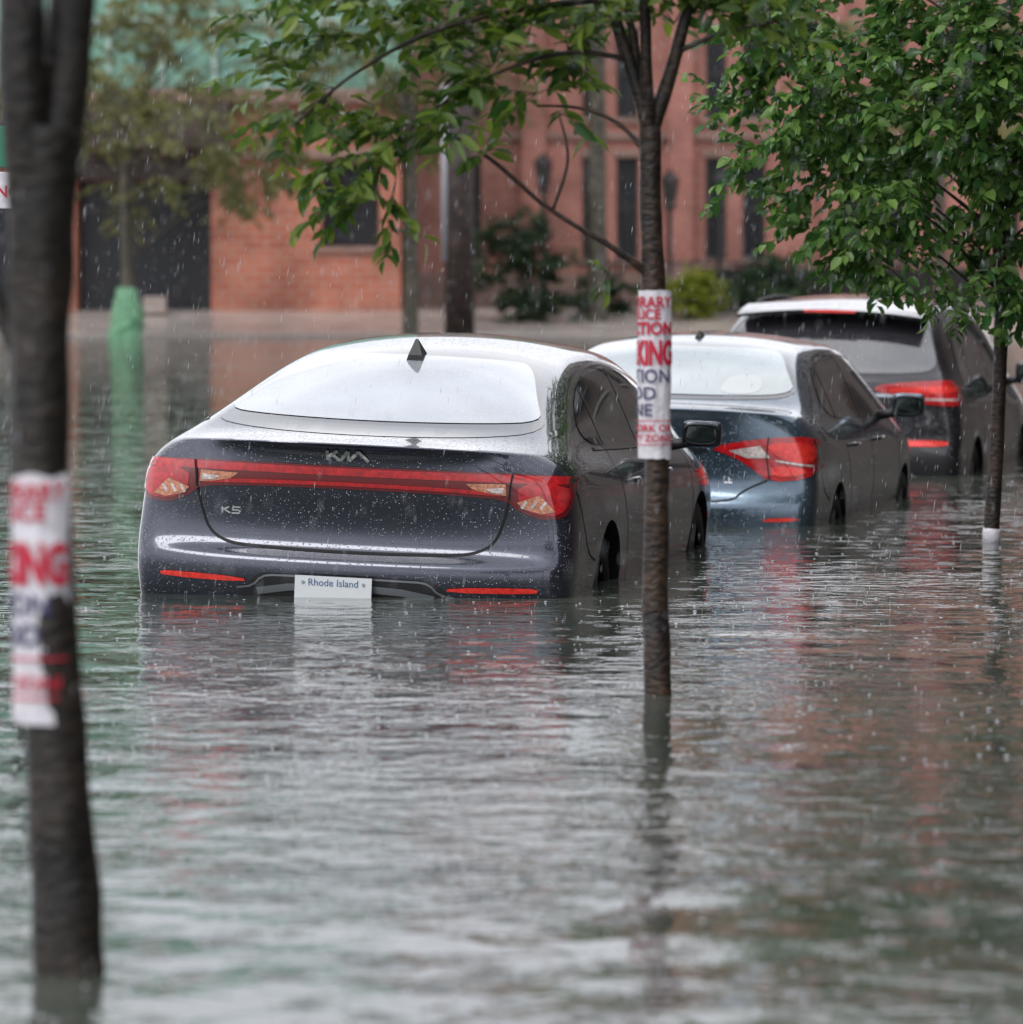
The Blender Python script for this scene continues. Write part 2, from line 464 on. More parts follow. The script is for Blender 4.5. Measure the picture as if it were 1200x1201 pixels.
fr=[(-.735,1.115),(-.66,1.20),(-.53,1.385),(-.40,1.405),(0,1.415),(.40,1.405),(.53,1.385),(.66,1.20),(.735,1.115),(.5,1.085),(0,1.075),(-.5,1.085)]
A.patch('rear_window_frame',fr,'rear',M['blackgloss'],off=.002,res=.03)
gl=[(-.695,1.152),(-.635,1.215),(-.505,1.368),(-.38,1.386),(0,1.396),(.38,1.386),(.505,1.368),(.635,1.215),(.695,1.152),(.5,1.137),(0,1.128),(-.5,1.137)]
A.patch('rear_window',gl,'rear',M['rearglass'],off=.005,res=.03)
bar=[(-.925,.925),(-.90,.950),(-.6,.956),(0,.955),(.6,.956),(.90,.950),(.925,.925),(.925,.83),(.90,.775),(.80,.765),(.71,.80),(.655,.845),(.40,.856),(0,.860),(-.40,.856),(-.655,.845),(-.71,.80),(-.80,.765),(-.90,.775),(-.925,.83)]
A.patch('light_bar_housing',bar,'rear',M['darkred'],off=.006,res=.025,smooth=1,q=.2)
A.strip('light_bar_upper',[(-.90,.930),(-.5,.932),(0,.930),(.5,.932),(.90,.930)],'rear',M['red'],w=.032,off=.0085,smooth=1)
A.strip('light_bar_lower',[(-.64,.866),(-.4,.876),(0,.880),(.4,.876),(.64,.866)],'rear',M['red'],w=.016,off=.0085,smooth=1)
A.both(A.patch,'tail_lamp',[(.70,.915),(.905,.915),(.915,.84),(.885,.788),(.80,.782),(.72,.81)],M['red'],off=.009,res=.02,smooth=1)
A.both(A.patch,'indicator_lens',[(.705,.835),(.80,.868),(.865,.80),(.81,.79),(.735,.808)],M['amber'],off=.012,res=.02,smooth=0)
for q0 in ((.725,.02),(.765,.03),(.805,.028)):
    A.both(A.strip,'indicator_facet',[(q0[0],.812),(q0[0]+.02,.842)],M['clearlens'],w=.012,off=.0135,smooth=0)
A.both(A.patch,'reverse_lens',[(.49,.905),(.655,.91),(.66,.862),(.60,.866),(.52,.882)],M['amber'],off=.010,res=.02,smooth=0)
A.both(A.patch,'reverse_clear',[(.57,.888),(.648,.895),(.648,.87),(.60,.872)],M['clearlens'],off=.012,res=.02,smooth=0)
A.both(A.strip,'lamp_split',[(.683,.95),(.675,.90),(.672,.84)],M['gap'],w=.008,off=.0145,smooth=1)
A.strip('boot_shut_line',[(-.672,.84),(-.655,.76),(-.62,.66),(-.55,.615),(-.45,.598),(0,.588),(.45,.598),(.55,.615),(.62,.66),(.655,.76),(.672,.84)],'rear',M['gap'],w=.012)
A.both(A.patch,'bumper_reflector',[(.43,.447),(.80,.455),(.82,.472),(.78,.480),(.44,.468)],M['redbright'],off=.006,res=.02,smooth=1)
A.patch('lower_diffuser',[(-.46,.40),(-.40,.475),(-.34,.495),(.34,.495),(.40,.475),(.46,.40),(.46,.3),(-.46,.3)],'rear',M['blackplastic'],off=.004,smooth=1)
A.strip('diffuser_trim',[(-.47,.425),(-.40,.435),(-.36,.478),(-.30,.486),(.30,.486),(.36,.478),(.40,.435),(.47,.425)],'rear',M['satin'],w=.008,off=.008,smooth=1)
A.strip('diffuser_trim_low',[(-.38,.415),(-.2,.445),(.2,.445),(.38,.415)],'rear',M['satin'],w=.03,off=.009,smooth=1)
pl=mobj('number_plate',*box_vf(-.205,.125,-.042,-.034,.325,.492),M['plate'],A.e); 
v,f=text_vf('Rhode Island',.042); mobj('plate_text',[(a-.04,-.044,.452+b) for a,b in v],f,M['plateblue'],A.e)
v,f=text_vf('JK 482',.075,.002); mobj('plate_number',[(a-.04,-.044,.335+b) for a,b in v],f,M['plateblue'],A.e)
for dx in (-.17,.09):
    Bc=Acc(); Bc.tube([(dx,-.04,.465),(dx,-.046,.465)],[.007,.007],10); Bc.obj('plate_bolt',M['satin'],A.e)
def strokes(lines,w):
    v=[];f=[]
    for (x0,y0,x1,y1) in lines:
        d=Vector((x1-x0,y1-y0)); n=Vector((-d.y,d.x)).normalized()*w/2; L=d.length
        k=max(1,int(L/.02)); b=len(v)
        for i in range(k+1):
            p=Vector((x0,y0))+d*(i/k); v+=[(p.x-n.x,p.y-n.y),(p.x+n.x,p.y+n.y)]
        for i in range(k): f.append((b+2*i,b+2*i+2,b+2*i+3,b+2*i+1))
    return v,f
A.decal('badge',strokes([(-.09,-.022,-.09,.022),(-.088,-.006,-.045,.022),(-.07,.004,-.035,-.022),(-.035,-.022,-.002,.022),(.0,.022,.0,-.022),(.002,-.022,.045,.022),(.045,.022,.085,-.022)],.014),(-.01,1.0),'rear',M['chrome'],.006)
A.decal('model_badge',strokes([(-.04,-.013,-.04,.013),(-.04,-.0,-.01,.013),(-.03,.0,-.005,-.013),(.005,.013,.04,.013),(.008,.013,.004,.0),(.004,.0,.034,.0),(.036,.0,.034,-.013),(.034,-.013,.0,-.013)],.007),(-.52,.745),'rear',M['chrome'],.005)
win=[(1.0,1.085),(1.25,1.195),(1.7,1.30),(2.3,1.345),(2.9,1.33),(3.4,1.23),(3.85,1.03),(3.80,.985),(2.5,1.0),(1.3,1.03)]
A.both(A.patch,'side_window',win,M['sideglass'],axis='side',off=.003,res=.045)
A.both(A.strip,'window_chrome',[(.55,1.10),(.95,1.135),(1.2,1.215),(1.7,1.328),(2.3,1.372),(2.9,1.356),(3.42,1.245),(3.9,1.02)],M['chrome'],axis='side',w=.014,off=.006)
A.both(A.strip,'window_sill_trim',[(1.15,1.03),(2.5,.992),(3.82,.975)],M['blackgloss'],axis='side',w=.018,off=.005)
for x in ([(1.62,1.27),(1.50,1.03)],[(2.55,1.345),(2.50,1.0)],[(3.35,1.23),(3.30,.99)]):
    A.both(A.strip,'pillar_trim',x,M['blackgloss'],axis='side',w=.05 if x[0][0]!=3.35 else .02,off=.005,smooth=0)
for x in ([(1.50,1.02),(1.45,.9),(1.62,.62),(1.62,.3)],[(2.52,.99),(2.54,.7),(2.54,.28)],[(3.62,.97),(3.66,.8),(3.60,.28)],[(.25,.90),(.45,.62),(.68,.57)]):
    A.both(A.strip,'door_gap',x,M['gap'],axis='side',w=.009)
A.both(A.strip,'rocker_trim',[(1.5,.36),(3.5,.36)],M['blackplastic'],axis='side',w=.09,off=.006)
for hy in (1.85,2.85): A.handle(hy)
A.mirrors(3.18,1.035,1.03)
def fin(car,sy,h=.085,w=.05,L=.17):
    z=car.hit(0,sy,'top')[0].z-.01; z2=car.hit(0,sy+L,'top')[0].z-.01
    v=[(-w/2,sy,z),(w/2,sy,z),(w*.3,sy+L,z2),(-w*.3,sy+L,z2),(-.006,sy+.03,z+h),(.006,sy+.03,z+h),(-w*.36,sy+.0,z+h*.35),(w*.36,sy+.0,z+h*.35)]
    f=[(0,1,7,6),(6,7,5,4),(1,2,5,7),(3,0,6,4),(2,3,4,5)]
    mobj('fin_antenna',v,f,M['blackplastic'],car.e)
fin(A,1.30,.11,.085)

# ---- sedan B (notchback, slate blue)
cfgB=dict(wr=.32,track=.765,wheels=(.97,3.67),
 st=[(0,)*8,
 (.32,.745,1.075,.845,.985,.885,.92,1.10),
 (.50,.72,1.10,.845,1.0,.895,.92,1.12),
 (.85,.655,1.26,.83,1.0,.895,.91,1.30),
 (1.25,.61,1.37,.82,.99,.892,.90,1.425),
 (1.75,.595,1.395,.81,.98,.888,.89,1.46),
 (2.3,.59,1.40,.805,.97,.885,.88,1.465),
 (2.85,.60,1.37,.805,.965,.885,.87,1.43),
 (3.35,.64,1.22,.805,.96,.885,.86,1.27),
 (3.75,.69,1.04,.80,.93,.883,.85,1.07),
 (4.2,.66,.93,.79,.84,.86,.78,.99),
 (0,)*8],
 rearcorner=[(.765,.20,1.06),(.80,.17,1.03),(.84,.15,.97),(.88,.14,.90),(.905,.13,.70),(.905,.09,.58),(.87,.12,.22)],
 frontcorner=[(.57,4.45,.83),(.63,4.46,.80),(.69,4.47,.76),(.75,4.47,.70),(.78,4.47,.6),(.78,4.45,.45),(.74,4.43,.22)],
 rear_c=[(.0,1.09),(.03,1.05),(.05,.97),(.06,.86),(.08,.66),(.0,.58),(.04,.22)],
 front_c=[(4.53,.90),(4.59,.85),(4.62,.79),(4.64,.71),(4.64,.58),(4.62,.42),(4.56,.2)],
 top_s={1:.28,2:.46})
B=Car('parked_car',(.70,28.0,-.46),12,1.6,M['paintB'],cfgB)
B.patch('rear_window_frame',[(-.70,1.15),(-.635,1.25),(-.53,1.385),(-.40,1.405),(.40,1.405),(.53,1.385),(.635,1.25),(.70,1.15),(.45,1.125),(-.45,1.125)],'rear',M['blackgloss'],off=.002)
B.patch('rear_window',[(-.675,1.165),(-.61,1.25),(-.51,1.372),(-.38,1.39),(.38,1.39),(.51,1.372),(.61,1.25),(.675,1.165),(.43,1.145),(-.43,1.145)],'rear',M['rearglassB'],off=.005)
B.both(B.patch,'headrest',[(.27,1.152),(.29,1.235),(.34,1.25),(.43,1.25),(.48,1.235),(.50,1.155)],M['headrest'],off=.006,res=.02,smooth=2)
tl=[(.30,.885),(.60,.945),(.865,.955),(.89,.90),(.893,.80),(.84,.73),(.64,.71),(.54,.785),(.44,.845)]
B.both(B.patch,'tail_lamp',tl,M['red'],off=.010,res=.02,smooth=1)
B.both(B.patch,'tail_lamp_inner',[(.60,.92),(.855,.925),(.872,.83),(.80,.81),(.66,.85)],M['redbright'],off=.013,res=.02,smooth=1)
B.both(B.patch,'reverse_lens',[(.42,.872),(.585,.902),(.64,.84),(.52,.835)],M['clearlens'],off=.013,res=.02,smooth=0)
B.both(B.patch,'indicator_lens',[(.64,.80),(.82,.79),(.84,.755),(.66,.735)],M['redbright'],off=.013,res=.02,smooth=1)
B.both(B.strip,'lamp_facet',[(.67,.825),(.86,.80)],M['clearlens'],w=.01,off=.015,smooth=0)
B.both(B.strip,'lamp_split',[(.628,.95),(.62,.85),(.64,.72)],M['gap'],w=.006,off=.0155,smooth=0)
B.strip('boot_shut_line',[(-.63,.72),(-.50,.66),(-.45,.60),(0,.59),(.45,.60),(.50,.66),(.63,.72)],'rear',M['gap'],w=.011)
B.patch('boot_trim',[(-.42,.885),(.30,.885),(.30,.85),(-.40,.85)],'rear',M['chrome'],off=.008,smooth=1)
B.decal('model_badge',text_vf('LE',.05,.001),(.42,.70),'rear',M['chrome'],.005)
B.both(B.patch,'bumper_reflector',[(.62,.50),(.80,.51),(.80,.53),(.62,.52)],M['redbright'],off=.006,res=.02,smooth=1)
winB=[(.95,1.10),(1.2,1.235),(1.6,1.325),(2.2,1.35),(2.75,1.325),(3.2,1.21),(3.6,1.03),(3.55,.985),(2.3,.995),(1.15,1.02)]
B.both(B.patch,'side_window',winB,M['sideglass'],axis='side',off=.003,res=.045)
B.both(B.strip,'window_trim',[(.95,1.085),(1.2,1.255),(1.6,1.345),(2.2,1.37),(2.75,1.345),(3.22,1.225),(3.65,1.02)],M['blackgloss'],axis='side',w=.014,off=.006)
for x in ([(1.42,1.28),(1.30,1.02)],[(2.35,1.35),(2.30,.99)]):
    B.both(B.strip,'pillar_trim',x,M['blackgloss'],axis='side',w=.05,off=.005,smooth=0)
for x in ([(1.33,1.01),(1.28,.9),(1.45,.62),(1.45,.3)],[(2.32,.98),(2.33,.7),(2.33,.28)],[(3.38,.96),(3.42,.8),(3.36,.28)],[(.22,.90),(.4,.66),(.6,.60)]):
    B.both(B.strip,'door_gap',x,M['gap'],axis='side',w=.009)
for hy in (1.6,2.6): B.handle(hy)
B.mirrors(3.0,1.05,.985,w=.2,h=.15)
fin(B,1.45,.05,.05)

# ---- SUV
cfgC=dict(wr=.36,track=.79,wheels=(.92,3.6),
 st=[(0,)*8,
 (.28,.74,1.22,.86,1.05,.905,.95,1.24),
 (.42,.70,1.40,.865,1.06,.915,.95,1.43),
 (.62,.66,1.555,.86,1.06,.92,.95,1.60),
 (1.2,.65,1.60,.855,1.05,.92,.94,1.66),
 (1.8,.645,1.61,.85,1.04,.92,.93,1.68),
 (2.4,.645,1.60,.85,1.03,.92,.92,1.67),
 (2.95,.66,1.53,.85,1.02,.92,.91,1.60),
 (3.35,.70,1.33,.85,1.01,.918,.90,1.38),
 (3.7,.74,1.12,.85,1.0,.915,.89,1.14),
 (4.2,.70,1.02,.83,.93,.90,.85,1.07),
 (0,)*8],
 rearcorner=[(.785,.17,1.14),(.83,.16,1.09),(.87,.15,1.03),(.895,.14,.95),(.91,.12,.76),(.91,.09,.62),(.87,.12,.28)],
 frontcorner=[(.60,4.4,.93),(.66,4.42,.90),(.72,4.43,.86),(.78,4.43,.78),(.82,4.43,.66),(.82,4.42,.5),(.78,4.4,.28)],
 rear_c=[(.08,1.16),(.06,1.11),(.06,1.04),(.06,.94),(.07,.76),(.0,.66),(.04,.28)],
 front_c=[(4.5,1.0),(4.56,.95),(4.6,.88),(4.62,.78),(4.62,.64),(4.6,.48),(4.55,.28)],
 top_s={1:.18,2:.34,3:.50},lipcrease=.2)
C=Car('parked_suv',(1.99,34.3,-.51),12,1.2,M['paintC'],cfgC)
C.patch('rear_window',[(-.72,1.20),(-.68,1.34),(-.61,1.50),(-.4,1.535),(.4,1.535),(.61,1.50),(.68,1.34),(.72,1.20),(.5,1.175),(-.5,1.175)],'rear',M['hatchglass'],off=.004)
n=13
vv=[];ff=[]
for k in range(n):
    t=-1+2*k/(n-1); x=.62*t; d=.03*t*t
    vv+=[(x,.42+d,1.60-d),(x,.28+d*1.5,1.585-d*1.5),(x,.285+d*1.5,1.565-d*1.5),(x,.47+d,1.555-d),(x,.75,1.635-d)]
for k in range(n-1):
    for j in range(5):
        a=k*5+j;b=k*5+(j+1)%5; ff.append((a,b,b+5,a+5))
ff+= [tuple(range(5)),tuple(range((n-1)*5,n*5))[::-1]]
mobj('roof_spoiler',vv,ff,M['paintC'],C.e,False)
mobj('high_brake_lamp',*box_vf(-.17,.17,.276,.284,1.566,1.582),M['redbright'],C.e)
C.both(C.patch,'tail_lamp',[(.34,1.10),(.55,1.125),(.86,1.14),(.905,1.08),(.915,1.0),(.86,.975),(.62,.99),(.50,1.04),(.34,1.06)],M['red'],off=.012,res=.02,smooth=1)
C.both(C.patch,'tail_lamp_inner',[(.42,1.085),(.86,1.11),(.88,1.05),(.44,1.06)],M['redbright'],off=.015,res=.02,smooth=1)
C.both(C.strip,'tail_lamp_lower',[(.60,1.02),(.86,1.015)],M['clearlens'],w=.012,off=.015,smooth=0)
C.patch('plate_recess',[(-.35,.98),(.35,.98),(.32,.82),(-.32,.82)],'rear',M['blackplastic'],off=.004,smooth=1)
C.strip('hatch_chrome',[(-.5,1.04),(.5,1.04)],'rear',M['chrome'],w=.02,off=.01,smooth=0)
C.patch('bumper_cladding',[(-.86,.74),(.86,.74),(.88,.35),(-.88,.35)],'rear',M['blackplastic'],off=.004,smooth=1)
C.both(C.patch,'bumper_reflector',[(.44,.71),(.82,.715),(.82,.755),(.44,.75)],M['redbright'],off=.009,res=.02,smooth=1)
C.strip('hatch_shut_line',[(-.60,.98),(-.60,.80),(-.5,.765),(.5,.765),(.60,.80),(.60,.98)],'rear',M['gap'],w=.012,off=.006)
winC=[(.62,1.12),(.78,1.40),(1.2,1.50),(1.9,1.53),(2.6,1.505),(3.05,1.39),(3.5,1.10),(3.45,1.06),(2.3,1.075),(.75,1.09)]
C.both(C.patch,'side_window',winC,M['sideglass'],axis='side',off=.003,res=.045)
for x in ([(1.2,1.48),(1.15,1.09)],[(2.2,1.51),(2.15,1.08)]):
    C.both(C.strip,'pillar_trim',x,M['blackgloss'],axis='side',w=.06,off=.005,smooth=0)
for x in ([(1.2,1.08),(1.15,.9),(1.38,.7),(1.38,.3)],[(2.2,1.06),(2.2,.35)],[(3.3,1.05),(3.32,.8),(3.28,.35)]):
    C.both(C.strip,'door_gap',x,M['gap'],axis='side',w=.01)
C.mirrors(2.95,1.14,1.03,w=.22,h=.17)
for sg in (1,-1):
    pts=[]
    for k in range(13):
        sy=.85+k*.145; loc,nn=C.hit(.585*sg,sy,'top'); pts.append(loc+Vector((0,0,.028 if 0<k<12 else 0)))
    R=Acc(); R.tube(pts,[.012]*13,8); R.obj('roof_rail',M['blackplastic'],C.e,True)

# ---------------------------------------------------------------- trees
def leaves_obj(name,P,D,size,mat,parent,droop=.5,wid=.42,seed=0):
    r=np.random.default_rng(seed); P=np.array(P,dtype=float); D=np.array(D,dtype=float); n=len(P)
    D/=np.linalg.norm(D,axis=1,keepdims=True)+1e-9
    D[:,2]-=droop*r.random(n); D/=np.linalg.norm(D,axis=1,keepdims=True)
    up=np.tile([0,0,1.],(n,1))+r.normal(0,.55,(n,3))
    Bv=np.cross(D,up); Bv/=np.linalg.norm(Bv,axis=1,keepdims=True)+1e-9
    Nn=np.cross(Bv,D)
    L=(size*(.65+.7*r.random(n)))[:,None]; W=L*wid*(.85+.3*r.random(n))[:,None]
    fold=.18
    pts=[P, P+D*L*.3-Bv*W*.42+Nn*W*fold, P+D*L*.3+Bv*W*.42+Nn*W*fold, P+D*L*.68-Bv*W*.36-Nn*L*.04+Nn*W*fold, P+D*L*.68+Bv*W*.36-Nn*L*.04+Nn*W*fold, P+D*L-Nn*L*.14, P+D*L*.3, P+D*L*.68-Nn*L*.05]
    V=np.stack(pts,1).reshape(-1,3)
    base=np.arange(n)*8
    fl=[(0,6,1),(0,2,6),(1,6,7,3),(6,2,4,7),(3,7,5),(7,4,5)]
    me=bpy.data.meshes.new(name)
    idx=[]
    for f in fl: idx+=list(f)
    idx=np.array(idx); lens=np.array([len(f) for f in fl])
    loops=(base[:,None]+idx[None,:]).reshape(-1)
    tot=np.tile(lens,n); starts=np.concatenate([[0],np.cumsum(tot)[:-1]])
    me.vertices.add(len(V)); me.vertices.foreach_set('co',V.reshape(-1))
    me.loops.add(len(loops)); me.loops.foreach_set('vertex_index',loops.astype(np.int32))
    me.polygons.add(len(tot)); me.polygons.foreach_set('loop_start',starts.astype(np.int32)); me.polygons.foreach_set('loop_total',tot.astype(np.int32))
    me.update(); me.validate()
    at=me.attributes.new('rnd','FLOAT','POINT'); at.data.foreach_set('value',np.repeat(r.random(n)**1.3,8).astype(np.float32))
    me.materials.append(mat)
    o=bpy.data.objects.new(name,me); COL.objects.link(o); o.parent=parent; return o

def twigs(acc,anchors,P,D,ntw=5,L=.4,nl=12,droop=.35,out=None,r0=.004,seed=0,spread=1.0,keep=None):
    r=random.Random(seed)
    for a in anchors:
        a=Vector(a)
        for t in range(ntw):
            d=Vector((r.gauss(0,1),r.gauss(0,1),r.gauss(0,.55)))*spread
            if out is not None: d+= (a-Vector(out)).normalized()*1.0
            d.normalize(); l=L*(.5+.8*r.random()); p=a.copy(); pts=[p.copy()]
            for k in range(5):
                d=(d+Vector((r.gauss(0,.12),r.gauss(0,.12),-droop*.22+r.gauss(0,.08)))).normalized()
                p=p+d*l/5; pts.append(p.copy())
            if keep and not keep(pts[-1]): continue
            acc.tube(pts,[r0*(1-.15*k) for k in range(6)],3,False)
            for k in range(nl):
                u=.15+.85*(k+r.random()*.5)/nl; i=min(int(u*5),4); q=pts[i].lerp(pts[i+1],u*5-i) if i<5 else pts[5]
                dd=(pts[i+1]-pts[i]).normalized(); side=dd.cross(Vector((0,0,1))); 
                if side.length<.1: side=Vector((1,0,0))
                side.normalize(); sg=1 if k%2 else -1
                ld=dd*.6+side*sg*(.7+.3*r.random())+Vector((r.gauss(0,.25),r.gauss(0,.25),r.gauss(0,.25)))
                P.append(tuple(q)); D.append(tuple(ld))

barkA=barkmat('bark_wet_dark',(.004,.003,.002),(.028,.018,.012))
barkB=barkmat('bark_wet_brown',(.007,.004,.003),(.060,.032,.018))
barkG=barkmat('bark_grey',(.03,.027,.018),(.12,.10,.07))
leafA=leafmat('leaf_elm',(.030,.080,.018),(.18,.25,.045),.4)
leafB=leafmat('leaf_broad',(.030,.090,.024),(.17,.28,.07),.35,.25)
leafC=leafmat('leaf_olive',(.11,.12,.042),(.21,.20,.075),.35)
leafD=leafmat('leaf_yew',(.015,.04,.018),(.04,.085,.03),.15)
leafY=leafmat('leaf_lime',(.16,.20,.03),(.30,.32,.05),.4)

def interp(lst,n=6):
    pts=catmull([l[:3] for l in lst],n); rr=[]
    for i in range(len(lst)-1):
        for k in range(n): rr.append(lerp(lst[i][3],lst[i+1][3],k/n))
    rr.append(lst[-1][3]); return pts,rr

T2=empty('street_tree',(.483,17.3,0))
ac=Acc()
for l,sd in (([(0.01,0,-.47,.055),(0,0,0,.046),(-.012,.01,.35,.043),(-.006,0,.75,.041),(-.012,0,1.1,.040),(-.02,0,1.36,.040),(-.028,0,1.6,.036),(-.03,0,1.86,.036)],18),
          ([(-.03,0,1.84,.028),(-.075,.02,2.0,.024),(-.12,.05,2.14,.020),(-.2,.1,2.4,.016),(-.35,.2,2.9,.01),(-.45,.2,3.4,.005)],10),
          ([(-.03,0,1.84,.026),(-.045,-.04,2.02,.022),(-.05,-.08,2.25,.018),(-.08,-.2,2.8,.012),(-.05,-.3,3.5,.005)],10),
          ([(-.03,0,1.84,.030),(.02,.02,1.98,.025),(.055,.03,2.10,.022),(.11,.05,2.30,.018),(.25,.1,2.8,.012),(.4,.2,3.4,.006)],10),
          ([(-.03,0,1.80,.020),(-.06,.03,1.95,.016),(-.085,.05,2.15,.013),(-.14,.1,2.4,.010)],8),
          ([(-.02,0,1.36,.016),(-.09,-.03,1.42,.012),(-.17,-.05,1.475,.010),(-.36,-.08,1.59,.008),(-.55,-.12,1.75,.007),(-.70,-.15,1.84,.005)],8),
          ([(-.35,-.08,1.585,.006),(-.30,-.1,1.75,.005),(-.33,-.1,1.90,.003)],6),
          ([(-.16,.07,2.28,.012),(-.45,0,2.24,.010),(-.75,-.1,2.16,.008),(-1.0,-.15,2.02,.006),(-1.18,-.2,1.86,.004)],8),
          ([(-.10,.04,2.08,.010),(-.30,0,2.10,.008),(-.55,-.1,2.02,.006),(-.80,-.1,1.86,.005),(-.95,-.1,1.66,.003)],8),
          ([(.05,.03,2.1,.010),(.2,0,2.16,.008),(.38,-.05,2.2,.005)],6),
          ([(-.03,0,1.75,.010),(-.12,.05,1.86,.008),(-.25,.1,1.92,.006),(-.40,.1,1.93,.004)],6)):
    p,r=interp(l); ac.tube(p,r,sd,True,.12)
P=[];D=[]
tw=Acc()
ctr=(-.2,0,1.9)
an=[(-1.15,-.2,1.90),(-1.2,-.2,2.05),(-1.05,-.15,1.98),(-1.0,-.1,2.15),(-.9,-.1,1.78),(-.95,-.1,1.66),(-.8,-.1,1.86),(-.85,-.1,2.2),(-.7,-.1,2.1),(-.75,.1,2.28),
    (-.55,-.1,2.05),(-.6,0,2.2),(-.45,0,2.15),(-.35,0,2.22),(-.3,0,2.1),(-.65,-.15,1.86),(-.28,.05,2.05),(-.4,.1,1.97),(-.2,.1,2.18),(-.45,.1,2.3),(-1.05,-.1,2.3),(-1.2,-.1,2.25),
    (.15,0,2.22),(.28,-.03,2.2),(.33,-.05,2.24),(.2,0,2.3),(-.05,0,2.34),(.28,0,2.32),(-.92,.0,1.9),(-.50,-.1,1.97),(-.9,.1,2.3),(-.7,-.1,2.34),(-.3,-.1,2.34),(-.55,.2,2.36),(-.1,-.1,2.25),(.1,.1,2.3),(.05,.1,2.2),(-.25,.15,2.25),(-.6,.15,2.1)]
twigs(tw,an,P,D,5,.28,10,.45,ctr,.0022,3)
twigs(tw,[(-.97,-.1,1.62),(-.86,-.1,1.68),(-1.05,-.1,1.74)],P,D,3,.24,9,.9,ctr,.0022,5)
twigs(tw,[(-.33,-.1,1.9),(-.56,-.12,1.76)],P,D,2,.16,5,.6,None,.002,8)
twigs(tw,[(-.17,-.02,1.38)],P,D,2,.12,4,.4,None,.002,9)
hi=[(random.uniform(-1.1,1.0),random.uniform(-.9,.9),random.uniform(2.45,3.7)) for _ in range(45)]
twigs(tw,hi,P,D,4,.38,9,.4,(0,0,2.4),.003,13)
ac.obj('trunk',barkB,T2,True); tw.obj('twigs',barkA,T2)
leaves_obj('foliage',P,D,.080,leafA,T2,.55,.42,3)

# tree at right
T3=empty('street_tree',(2.40,26.4,0)); ac=Acc(); tw=Acc(); P=[];D=[]
p,r=interp([(0,0,-.5,.055),(0,0,0,.042),(.02,0,.4,.038),(.04,0,.9,.036),(.04,0,1.4,.034),(0,0,2.0,.028),(-.05,0,2.8,.02),(0,0,3.7,.008)]); ac.tube(p,r,12,True,.1)
an=[]; rr=random.Random(4)
c0=Vector((.0,0,2.55))
for k in range(560):
    while 1:
        u=Vector((rr.uniform(-1,1),rr.uniform(-1,1),rr.uniform(-1,1)))
        if .45<u.length<1: break
    if u.y>.35 and rr.random()<.6: continue
    q=Vector((c0.x+u.x*1.22,u.y*1.15,c0.z+u.z*1.42))
    if noise.noise(q*1.7+Vector((3,1,7)))<-.24: continue
    an.append(q)
for q in an[:30]:
    z0=max(1.15,min(3.3,q.z-.55)); s0=Vector((.04 if z0<1.6 else 0,0,z0)); mid=s0.lerp(q,.5)+Vector((0,0,.06))
    pp,rr2=interp([(*s0,.009),(*mid,.006),(*q,.003)],4); ac.tube(pp,rr2,5,False)
def keep3(e): return e.z>.98+max(0,-e.x-.15)*.42
twigs(tw,an,P,D,5,.27,12,.35,c0,.002,21,1.0,keep3)
twigs(tw,[(-1.15,-.1,1.95),(-1.2,0,1.85),(-1.25,0,2.2),(-1.2,0,2.5),(-.9,0,1.6),(-.6,-.2,1.4),(-.3,-.3,1.3),(.1,-.4,1.25),(.4,-.3,1.3),(-.4,-.4,1.5),(.0,-.5,1.4)],P,D,5,.34,12,.3,(0,0,1.9),.002,22,1.0,keep3)
ac.obj('trunk',barkB,T3,True); tw.obj('twigs',barkA,T3)
leaves_obj('foliage',P,D,.068,leafB,T3,.6,.68,4)
wr=Acc(); wr.tube([(0,0,-.02),(0,0,.05),(.002,0,.07)],[.047,.046,.043],14); wr.obj('trunk_wrap',M['paper'],T3,True)

# near left tree
T1=empty('street_tree',(-.885,10.6,0)); ac=Acc(); tw=Acc(); P=[];D=[]
for l,sd in (([(.01,0,-.47,.085),(-.004,0,0,.074),(-.022,0,.3,.066),(-.045,0,.7,.060),(-.058,0,1.0,.058),(-.060,0,1.25,.061),(-.056,0,1.5,.068),(-.045,0,1.70,.080)],20),
          ([(-.05,0,1.46,.050),(-.035,0,1.6,.052),(-.010,.02,1.8,.052),(.015,.04,2.05,.048),(.08,.1,2.6,.024),(.1,.1,3.4,.01)],12),
          ([(-.05,0,1.44,.044),(-.075,-.02,1.6,.048),(-.090,-.04,1.8,.048),(-.11,-.05,2.1,.042),(-.3,-.1,2.7,.02),(-.4,-.1,3.4,.008)],12),
          ([(-.04,0,1.15,.022),(-.12,.04,1.28,.022),(-.20,.05,1.48,.018),(-.32,.06,1.9,.014),(-.5,.1,2.4,.01)],8)):
    p,r=interp(l); ac.tube(p,r,sd,True,.12)
hi=[(random.uniform(-1.2,.9),random.uniform(-1,1),random.uniform(2.5,3.8)) for _ in range(55)]
twigs(tw,hi,P,D,5,.38,9,.4,(0,0,2.4),.003,14)
ac.obj('trunk',barkA,T1,True); tw.obj('twigs',barkA,T1)
leaves_obj('foliage',P,D,.09,leafA,T1,.55,.44,6)

